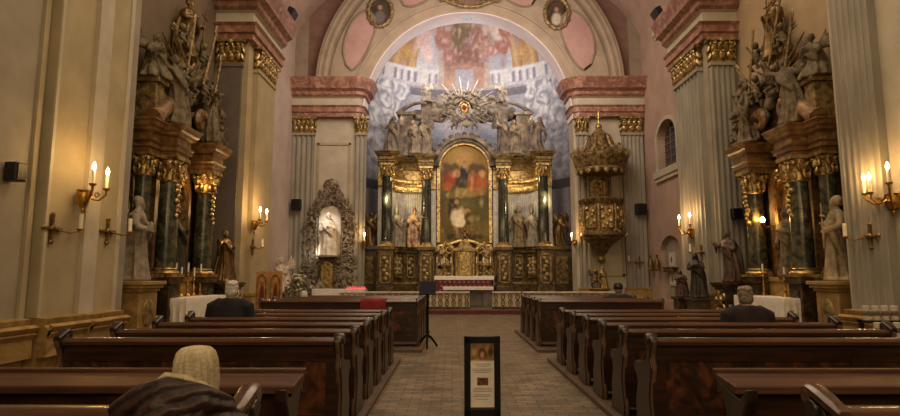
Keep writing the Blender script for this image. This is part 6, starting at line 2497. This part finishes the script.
p = atx(7, 172, PL)
speaker('small black loudspeaker on the bare wall beside the bare beige pilaster', (PL, p.y, p.z), hpi, 0.22, 0.28, 0.22)
p = at(297, 205, YC - 0.25)
speaker('dark blue box loudspeaker on the pilaster beside the silvery shrine', (p.x, YC - 0.2, p.z), 0, 0.42, 0.5, 0.3, 'navy')
p = at(640, 209.5, YC - 0.25)
speaker('dark square loudspeaker on the fluted pilaster beside the pulpit', (p.x, YC - 0.2, p.z), 0, 0.46, 0.5, 0.3)
p = at(736, 214, PY0 - 0.2)
speaker('dark square loudspeaker on the fluted pier beside the marble side altar', (p.x - 0.02, PY0 - 0.155, p.z), 0, 0.3, 0.32, 0.22)


def floodlight(label, loc, rz):
    t = thing('floodlight', label, 'floodlight', loc, rz)
    mb = MB()
    mb.box((0, -0.2, 0.22), (0.5, 0.24, 0.36), rx=0.5)
    mb.build('housing', M['black'], t, smooth=False, bevel=0.02)
    mb = MB()
    mb.tube([(-0.28, -0.2, 0.22), (-0.28, -0.1, 0.0), (0.28, -0.1, 0.0), (0.28, -0.2, 0.22)], 0.02, 6)
    mb.bb(-0.08, 0.08, -0.16, -0.04, -0.03, 0.01)
    mb.build('yoke', M['black_metal'], t)
    return t


p = at(283, 22, PY1 + 0.1)
floodlight('black floodlight on the pink cornice beside the bare wall by the silvery shrine', (P2L + 0.4, PY1 - 0.3, Z_COR1 + 0.05), hpi)
floodlight('black floodlight on the pink cornice of the fluted pier, pulpit side', (P2R - 0.4, PY1 - 0.3, Z_COR1 + 0.05), -hpi)

# ------------------------------------------------------------------ aisle: poster stand, blue-covered stand
p = at(482, 336, 4.6)
t = thing('poster_stand', 'black framed information stand with a white poster, in the middle of the aisle', 'poster stand', (p.x, 4.6, 0), 0.03)
ht = p.z
w = 0.288
mb = MB()
for sx in (-1, 1):
    mb.bb(sx * w / 2 - sx * 0.05, sx * w / 2, -0.02, 0.02, 0.02, ht)
mb.bb(-w / 2, w / 2, -0.02, 0.02, ht - 0.055, ht)
mb.bb(-w / 2, w / 2, -0.02, 0.02, 0.02, at(482, 408, 4.6).z)
mb.bb(-w / 2 + .01, w / 2 - .01, -0.0, 0.018, 0.02, ht - .01)
mb.build('frame', M['black_metal'], t, smooth=False, bevel=0.005)
mb = MB()
for sx in (-1, 1):
    mb.bb(sx * 0.12 - 0.02, sx * 0.12 + 0.02, -0.2, 0.2, 0, 0.03)
mb.build('foot', M['black_metal'], t, smooth=False, bevel=0.005)
pz0, pz1 = at(482, 407, 4.6).z, ht - 0.05


def po_col(u, v):
    n = noise.noise(Vector((u * 5, v * 12, 4)))
    c = hexc('d2ccc2')
    if v > 0.7:
        c = mixc(hexc('6a5038'), hexc('9a7a52'), 0.5 + n)
        c = blob(c, u, v, 0.16, 0.84, 0.14, 0.09, hexc('b08c5c'), 0.6, 0.2)
        c = blob(c, u, v, 0.5, 0.83, 0.2, 0.11, hexc('3c2a20'), 0.6, 0.2)
        c = blob(c, u, v, 0.5, 0.81, 0.12, 0.075, hexc('c08a62'), 0.5, 0.1)
        c = blob(c, u, v, 0.85, 0.85, 0.14, 0.09, hexc('4a3626'), 0.6, 0.2)
        if v < 0.74:
            c = mixc(hexc('d2ccc2'), c, (v - 0.7) / 0.04)
    elif 0.33 < v < 0.46 and 0.29 < u < 0.73:
        c = mixc(hexc('4a2c20'), hexc('7a4a34'), 0.5 + 1.5 * noise.noise(Vector((u * 14, v * 30, 1))))
    return c


grid_paint('poster', 44, 100, lambda u, v: (-w / 2 + 0.047 + (w - 0.094) * u, -0.012, pz0 + (pz1 - pz0) * v), po_col, M['paint'], t)
mb = MB()
for f_, l_ in ((0.66, .7), (0.63, .5), (0.585, .8), (0.56, .75), (0.535, .6), (0.29, .7), (0.265, .78), (0.24, .72), (0.19, .6), (0.165, .66), (0.12, .5)):
    mb.bb(-0.1 * l_, 0.1 * l_, -0.0135, -0.0122, pz0 + (pz1 - pz0) * f_, pz0 + (pz1 - pz0) * f_ + 0.004)
mb.build('text_lines', mat('printed_grey', '7d7466', '8a8172', 9, 0.8), t, smooth=False)

p = at(427, 345, 12.1)
t = thing('lectern_stand', 'thin black tripod stand with a dark blue cover beside the far pew block', 'lectern', (p.x, 12.3, 0))
zt0 = at(427, 294, 12.2).z
zt1 = at(427, 281.5, 12.2).z
mb = MB()
mb.tube([(0, 0, 0.18), (0, 0, zt0 + 0.1)], 0.03, 8)
mb.build('pole', M['black_metal'], t)
for k in range(3):
    a = -PI / 2 + 2 * PI * k / 3
    mb = MB()
    mb.tube([(0, 0, 0.28), (0.1 * math.cos(a), 0.1 * math.sin(a), 0.2), (0.24 * math.cos(a), 0.24 * math.sin(a), 0.02)], 0.026, 6)
    mb.build('leg', M['black_metal'], t)
mb = MB()
mb.box((0, -0.03, (zt0 + zt1) / 2), (0.36, 0.03, (zt1 - zt0) * 1.05), rx=-0.35)
mb.box((0, -0.1, zt0), (0.36, 0.06, 0.02), rx=-0.35)
mb.build('desk', M['black_metal'], t, smooth=False)
mb = MB()
mb.box((0, -0.05, (zt0 + zt1) / 2), (0.34, 0.012, (zt1 - zt0) * 1.0), rx=-0.35)
mb.build('blue_cover', M['navy'], t, smooth=False)

# red cloth on the far pew
p0, p1 = at(360.5, 305, 11.97), at(386, 305, 11.97)
z0, z1 = at(398, 310.5, 11.97).z, PLAT + 0.965
mb = MB()
nn = 16
P = [(-0.02 - 0.06, z0 - 0.02), (-0.085, z1 - 0.03), (-0.05, z1 + 0.02), (0.0, z1 + 0.035), (0.08, z1 + 0.03), (0.13, z1 - 0.0), (0.14, z1 - 0.1), (0.125, z1 - 0.1), (0.115, z1), (0.08, z1 + 0.018), (0.0, z1 + 0.022), (-0.045, z1 + 0.005), (-0.07, z1 - 0.03), (-0.065, z0 - 0.02)]
mb.prism(P, p0.x, p1.x, 'x')
o = mb.build('folded_cloth', M['red'], loc=(0, 12.0, 0), ang=60)
tag(o, 'bright red cloth folded over the back of the rearmost far pew', 'cloth')

# ------------------------------------------------------------------ icon panels, angel, plants beside the silvery shrine
for k, (a, b) in enumerate(((256, 268.5), (269.5, 282))):
    Y = 16.0
    x0, x1 = at(a, 290, Y).x, at(b, 290, Y).x
    z1 = at(270, 271, Y).z
    t = thing('icon_panel', 'tall wooden panel with an arched painted figure, %s' % ['outer one of the standing pair', 'the one next to the white angel'][k], 'icon', ((x0 + x1) / 2, Y, 0), 0, 'pair of standing icon panels')
    w = x1 - x0
    mb = MB()
    mb.bb(-w / 2, w / 2, -0.03, 0.03, 0.3, z1)
    mb.build('panel', M['icon_wood'], t, smooth=False, bevel=0.008)
    for sx in (-1, 1):
        mb = MB()
        mb.bb(sx * w * 0.4 - 0.03, sx * w * 0.4 + 0.03, -0.03, 0.03, 0, 0.32)
        mb.build('leg', M['icon_wood'], t, smooth=False)

    def ic_col(u, v):
        n = noise.noise(Vector((u * 4, v * 9, k)))
        c = mixc(hexc('b98a4a'), hexc('a06a3a'), 0.5 + n)
        c = blob(c, u, v, 0.5, 0.42, 0.33, 0.42, hexc('6b3626'), 0.3, 0.2)
        return blob(c, u, v, 0.5, 0.86, 0.16, 0.07, hexc('c0966a'), 0.4, 0.1)

    def ic_pos(u, v):
        x = -w * 0.34 + w * 0.68 * u
        top = z1 - 0.32 + math.sqrt(max(0, 1 - (2 * u - 1) ** 2)) * 0.22
        return (x, -0.034, 0.5 + (top - 0.5) * v)
    grid_paint('painted_figure', 16, 40, ic_pos, ic_col, M['paint'], t)
    mb = MB()
    P = [ic_pos(u / 16, 1) for u in range(17)]
    P = [(P[0][0] - 0.01, -0.04, 0.5)] + P + [(P[-1][0] + 0.01, -0.04, 0.5)]
    mb.tube(P, 0.025, 6)
    mb.build('arched_moulding', M['gold_dull'], t)
p = at(281, 290, 22.4)
tp_ = thing('statue_pedestal', 'low pale pedestal under the white angel beside the icon panels', 'pedestal', (p.x, 22.4, 0))
mb = MB()
mb.lathe([(0.4, 0), (0.4, 0.12), (0.3, 0.2), (0.28, 0.72), (0.36, 0.8), (0.36, 0.86), (0, 0.86)], n=8)
mb.build('body', M['stone_grey'], tp_)
statue('angel_kneel', 'angel_statue', 'white winged angel on the low pedestal beside the pair of icon panels', 'statue', (p.x, 22.4, 0.86), 'stone_white', -0.3, 1.75)
p = at(298, 295, 21.6)
t = thing('potted_plant', 'pale flowering plant in a stone pot between the angel and the shrine', 'plant', (p.x, 21.6, 0))
mb = MB()
mb.lathe([(0.2, 0), (0.28, 0.3), (0.32, 0.42), (0.28, 0.42), (0.24, 0.36), (0, 0.36)], n=16)
mb.build('pot', M['stone_warm'], t)
mb = MB()
q = random.Random(4)
for k in range(220):
    a, b_, d = q.uniform(0, 2 * PI), q.uniform(-0.5, 1.3), q.uniform(0.2, 0.5)
    mb.el((d * math.cos(a) * math.cos(b_), d * math.sin(a) * math.cos(b_), 0.95 + 0.62 * d * 2 * math.sin(b_)), (0.07, 0.03, 0.05), 5, (q.uniform(0, 3), q.uniform(0, 3), q.uniform(0, 3)))
for k in range(7):
    a = 2 * PI * k / 7
    mb.tube([(0, 0, 0.35), (0.14 * math.cos(a), 0.14 * math.sin(a), 0.65), (0.3 * math.cos(a), 0.3 * math.sin(a), 1.0)], 0.014, 5)
mb.build('foliage', mat('grey_green_leaves', '5a5a40', '8d8868', 9, 0.7), t)
mb = MB()
for k in range(30):
    a, b_ = q.uniform(0, 2 * PI), q.uniform(-0.2, 1.4)
    mb.el((0.5 * math.cos(a) * math.cos(b_), 0.5 * math.sin(a) * math.cos(b_), 0.98 + 0.6 * math.sin(b_)), (0.055, 0.055, 0.05), 6)
mb.build('flowers', M['stone_white'], t)

# ------------------------------------------------------------------ right side: shelf in the niche, robed figures, glass candles
nc = (N1[0] + N1[1]) / 2
t = thing('niche_shelf', 'small gilded shelf in the arched wall niche', 'shelf', (XR + 0.2, nc + 0.25, atx(672, 267, XR + .1).z), -hpi)
mb = MB()
mb.bb(-0.55, 0.55, -0.26, 0, -0.04, 0.0)
mb.bb(-0.5, 0.5, -0.22, -0.18, -0.2, -0.04)
for k in range(5):
    mb.el((-0.4 + 0.2 * k, -0.22, -0.12), (0.08, 0.04, 0.09), 8)
mb.build('shelf_board', M['gold_dark'], t)
for k, (py0, py1, lab) in enumerate(((243, 265, 'upper white framed card in the arched wall niche'), (272, 285, 'lower white framed card in the arched wall niche'))):
    z0, z1 = atx(672, py1, XR + .4).z, atx(672, py0, XR + .4).z
    if k == 0:
        z0 = t.location.z + 0.0
        z1 = z0 + 0.62
    else:
        z1 = t.location.z - 0.22
        z0 = z1 - 0.55
    tc = thing('framed_card', lab, 'picture', (XR + 0.2, nc + 0.25, z0), -hpi)
    h_ = z1 - z0
    mb = MB()
    mb.bb(-0.3, 0.3, -0.05, 0, 0, h_)
    mb.build('frame', M['plaster_light'], tc, smooth=False, bevel=0.008)
    mb = MB()
    mb.bb(-0.24, 0.24, -0.058, -0.05, 0.06, h_ - 0.06)
    c_ = mb.build('card', M['cardboard'], tc, smooth=False)
    mb = MB()
    mb.el((0, -0.06, h_ / 2), (0.1, 0.006, 0.13), 10)
    mb.build('printed_mark', M['plaster_dark'], c_)
p = atx(691, 303, 7.35)
tp_ = thing('statue_pedestal', 'dark pedestal under the black robed figure beside the fluted pier', 'pedestal', (7.12, 16.4, 0))
mb = MB()
mb.bb(-0.3, 0.3, -0.3, 0.3, 0, 0.2)
mb.bb(-0.24, 0.24, -0.24, 0.24, 0.2, 0.82)
mb.bb(-0.3, 0.3, -0.3, 0.3, 0.82, 0.9)
mb.build('body', M['brown_marble'], tp_, smooth=False, bevel=0.012)
statue('saint_pray', 'robed_statue', 'tall black robed figure on a dark pedestal beside the fluted pier', 'statue', (7.12, 16.4, 0.9), 'black_robe', -0.5, 1.3)
statue('saint_pray', 'robed_statue', 'lower brown cloaked figure beside the black robed statue, towards the arched niche', 'statue', (7.02, 17.3, 0.9), 'brown_robe', -0.3, 0.8, sx=1.3)
tp_ = thing('statue_pedestal', 'low dark pedestal under the brown cloaked figure', 'pedestal', (7.02, 17.3, 0))
mb = MB()
mb.bb(-0.2, 0.2, -0.2, 0.2, 0, 0.82)
mb.bb(-0.26, 0.26, -0.26, 0.26, 0.82, 0.9)
mb.build('body', M['brown_marble'], tp_, smooth=False, bevel=0.012)
# white glass candles on a rack
Y = 6.55
p0, p1 = at(873, 330, Y), at(903, 330, Y)
xr = (p0.x + p1.x) / 2
t = thing('candle_rack', 'dark two-tier rack of white candles at the end of the pews below the three-candle sconce', 'rack', (xr + 0.05, Y, PLAT if xr < 6 else 0))
zb = t.location.z
za0, za1 = at(885, 337, Y).z - zb, at(885, 321, Y).z - zb
mb = MB()
for k, z in enumerate((za0, za1)):
    mb.bb(-0.24, 0.24, -0.10 + 0.16 * k, 0.06 + 0.16 * k, z - 0.03, z)
mb.build('tier', M['wood_black'], t, smooth=False)
for sx in (-1, 1):
    for y in (-0.06, 0.18):
        mb = MB()
        mb.bb(sx * 0.22 - 0.02, sx * 0.22 + 0.02, y - 0.02, y + 0.02, 0, za0 if y < 0 else za1)
        mb.build('leg', M['wood_black'], t, smooth=False)
for k, z in enumerate((za0, za1)):
    for i in range(4):
        o = thing('rack_candle', '%s white glass candle from the aisle, %s tier of the dark rack' % (['first', 'second', 'third', 'fourth'][i], ['lower', 'upper'][k]), 'candle', (t.location.x - 0.18 + 0.11 * i, Y - 0.02 + 0.16 * k, zb + z), 0, 'white candles on the dark rack')
        mb = MB()
        mb.lathe([(0.032, 0), (0.036, 0.02), (0.038, 0.16), (0.032, 0.165), (0, 0.165)], n=14)
        mb.build('glass', M['cardboard'], o)
        mb = MB()
        mb.lathe([(0.036, 0.05), (0.0395, 0.055), (0.0405, 0.10), (0.038, 0.105)], n=14)
        mb.build('paper_band', M['stone_grey'], o)

# ------------------------------------------------------------------ people
# woman in the near pew: bent forward, head low between the shoulders
px = at(200, 365, 2.6)
t, (hy, hz, nk, shz) = seated_person('person in pale knit hat and hooded brown quilted coat, bent forward in the near pew', (px.x, 2.36, PLAT), 'quilt', None, 1.15, 0.19, bulk=1.0, hair_m='hair_brown', nd=0.26, sd=0.285)
mb = MB()
mb.el((0, hy - 0.04, hz - 0.05), (0.082, 0.07, 0.09), 14)
obj_from(remeshed(mb, 'hair', [M['hair_brown']], 0.014, 1), 'hair', parent=t)
knit = mat('cream_knit', 'a89a7c', 'c6b898', 30, 0.95, bump=0.6, bscale=140)
mb = MB()
n = 120
rings = []
for r_, z in ((0.091, -0.085), (0.094, -0.06), (0.096, -0.01), (0.095, 0.05), (0.091, 0.095), (0.08, 0.128), (0.06, 0.148), (0.035, 0.154), (0.012, 0.148), (0.003, 0.146)):
    f_ = lambda i, r_=r_: r_ + 0.0035 * math.cos(20 * 2 * PI * i / n) * min(1, r_ / 0.05)
    rings.append([(f_(i) * math.cos(2 * PI * i / n) * 0.95, hy - 0.012 + f_(i) * math.sin(2 * PI * i / n) * 1.14 - 0.14 * max(0, z), hz + z) for i in range(n)])
mb.loft(rings)
hat = mb.build('knit_hat', knit, t)
mb = MB()
mb.tube([(0.09 * math.cos(a), hy - 0.012 + 0.108 * math.sin(a), hz - 0.075) for a in [2 * PI * i / 30 for i in range(31)]], 0.011, 8)
mb.build('hat_brim', knit, hat)
# padded hood slipped back off the head, lying over one shoulder, and the puffed shoulders
mb = MB()
mb.tube([(0.14, hy - 0.02, shz + 0.02), (0.07, hy - 0.15, shz + 0.075), (-0.06, hy - 0.18, shz + 0.10), (-0.17, hy - 0.15, shz + 0.085), (-0.28, hy - 0.17, shz + 0.05)], [0.075, 0.095, 0.105, 0.085, 0.04], 14)
mb.tube([(-0.02, hy - 0.2, shz + 0.06), (-0.03, hy - 0.26, shz - 0.04), (-0.04, hy - 0.28, shz - 0.16)], [0.12, 0.13, 0.1], 12)
mb.tube([(-0.14, hy - 0.16, shz), (-0.26, hy - 0.2, shz - 0.1), (-0.3, hy - 0.22, shz - 0.24)], [0.1, 0.09, 0.09], 12)
mb.tube([(0.12, hy - 0.08, shz - 0.0), (0.24, hy - 0.12, shz - 0.1), (0.28, hy - 0.16, shz - 0.26)], [0.08, 0.085, 0.085], 12)
hood = obj_from(remeshed(mb, 'hood', [M['quilt']], 0.014, 3), 'hood', parent=t)
mb = MB()
P = [(-0.2, hy - 0.02, shz + 0.07), (-0.165, hy - 0.07, shz + 0.135), (-0.09, hy - 0.105, shz + 0.19), (0.0, hy - 0.13, shz + 0.185), (0.075, hy - 0.115, shz + 0.15), (0.125, hy - 0.06, shz + 0.09), (0.145, hy + 0.0, shz + 0.02)]
mb.tube(P, [0.014, 0.018, 0.02, 0.02, 0.02, 0.018, 0.014], 8)
mb.build('hood_lining', knit, hood)
# white-haired man, left block
px = at(231, 290, 8.1)
seated_person('white-haired person in a black coat, sitting in the long block beside the white altar cloth', (px.x, 8.08, PLAT), 'coat_black', 'short', 1.40, 0.03, bulk=1.16)
px = at(747, 292, 7.25)
seated_person('person with greying brown hair in dark maroon coat, sitting in the pulpit-side pews', (px.x, 7.24, PLAT), 'coat_maroon', 'short', 1.34, 0.04, hair_m='hair_brown', bulk=1.16)
px = at(619, 292, 13.16)
t, (hy, hz, nk, shz) = seated_person('far seated person in dark jacket and dark knit cap below the hanging pulpit', (px.x, 13.16, PLAT), 'coat_grey', 'short', 1.28, 0.03, hair_m='hair_brown', bulk=1.3)
mb = MB()
mb.lathe([(0.1, -0.02), (0.106, 0.0), (0.104, 0.07), (0.08, 0.12), (0.03, 0.135), (0, 0.136)], (0, hy - 0.01, hz + 0.03), 20, 1, 1.08)
mb.build('knit_cap', M['black'], t)
px = at(303, 300, 14.07)
seated_person('far seated person of whom only pale white hair shows, towards the shrine', (px.x, 14.07, PLAT), 'coat_grey', 'short', 1.08, 0.06)
# ------------------------------------------------------------------ light
sc = bpy.context.scene
w = bpy.data.worlds.new('world')
sc.world = w
w.use_nodes = True
w.node_tree.nodes['Background'].inputs['Color'].default_value = (*lin('8a7a68'), 1)
w.node_tree.nodes['Background'].inputs['Strength'].default_value = 0.05
# nave: large soft fill lights added high under the vault, no fixtures
area((0.8, 5, 13), (0.8, 8, 0), 440, 9, 8, 'ffe0b4')
area((0.8, 13, 14), (0.8, 15, 0), 800, 9, 8, 'ffe2c0')
area((0.8, 19, 13.5), (0.8, 25.5, 7), 420, 8, 3, 'ffe6d4')
# from behind, low and soft
area((0.8, -2.2, 6), (0.8, 14, 3), 340, 10, 5, 'ffdeae')
# chancel: cool light behind the arch on the fresco, warm on the altar
area((ACX, 26.8, 11.8), (ACX, 31.5, 12.5), 270, 7, 0.8, 'fdf4f0')
spot((ACX - 4.6, 26.6, 11.2), (ACX + 1.6, 31, 13.5), 360, 100, 'faf0f0')
spot((ACX + 4.6, 26.6, 11.2), (ACX - 1.6, 31, 13.5), 360, 100, 'faf0f0')
for sx in (-1, 1):
    spot((ACX + sx * 3.9, 26.2, 5.2), (ACXM + sx * 2.6, 28.4, 5.0), 190, 95, 'ffdf9c')
    spot((ACX + sx * 3.6, 26.2, 10.4), (ACXM - sx * 0.3, 28.2, 5.4), 300, 50, 'ffe2b4')
    point((ACXM + sx * 2.9, 26.9, 6.3), 26, 'ffd890', 0.08)
area((ACXM, 25.2, 4.2), (ACXM, 28.2, 2.2), 34, 6, 0.6, 'ffdca0')  # added fill to brighten the altar base, no fixture there
area((ACXM, 25.6, 7.2), (ACXM, 28.6, 9.6), 24, 6, 0.6, 'fff0e0')
spot((ACX + 3.9, 26.7, 9.4), (ACX - 3.6, 25.9, 12.0), 260, 90, 'fff2f4')
area((0.8, 19.5, 10.5), (0.85, 25.5, 12.5), 260, 8, 1.5, 'ffe6dc')
sc.view_settings.view_transform = 'Standard'
sc.view_settings.look = 'None'
sc.view_settings.exposure = 0.22
try:
    sc.cycles.use_denoising = True
except Exception:
    pass
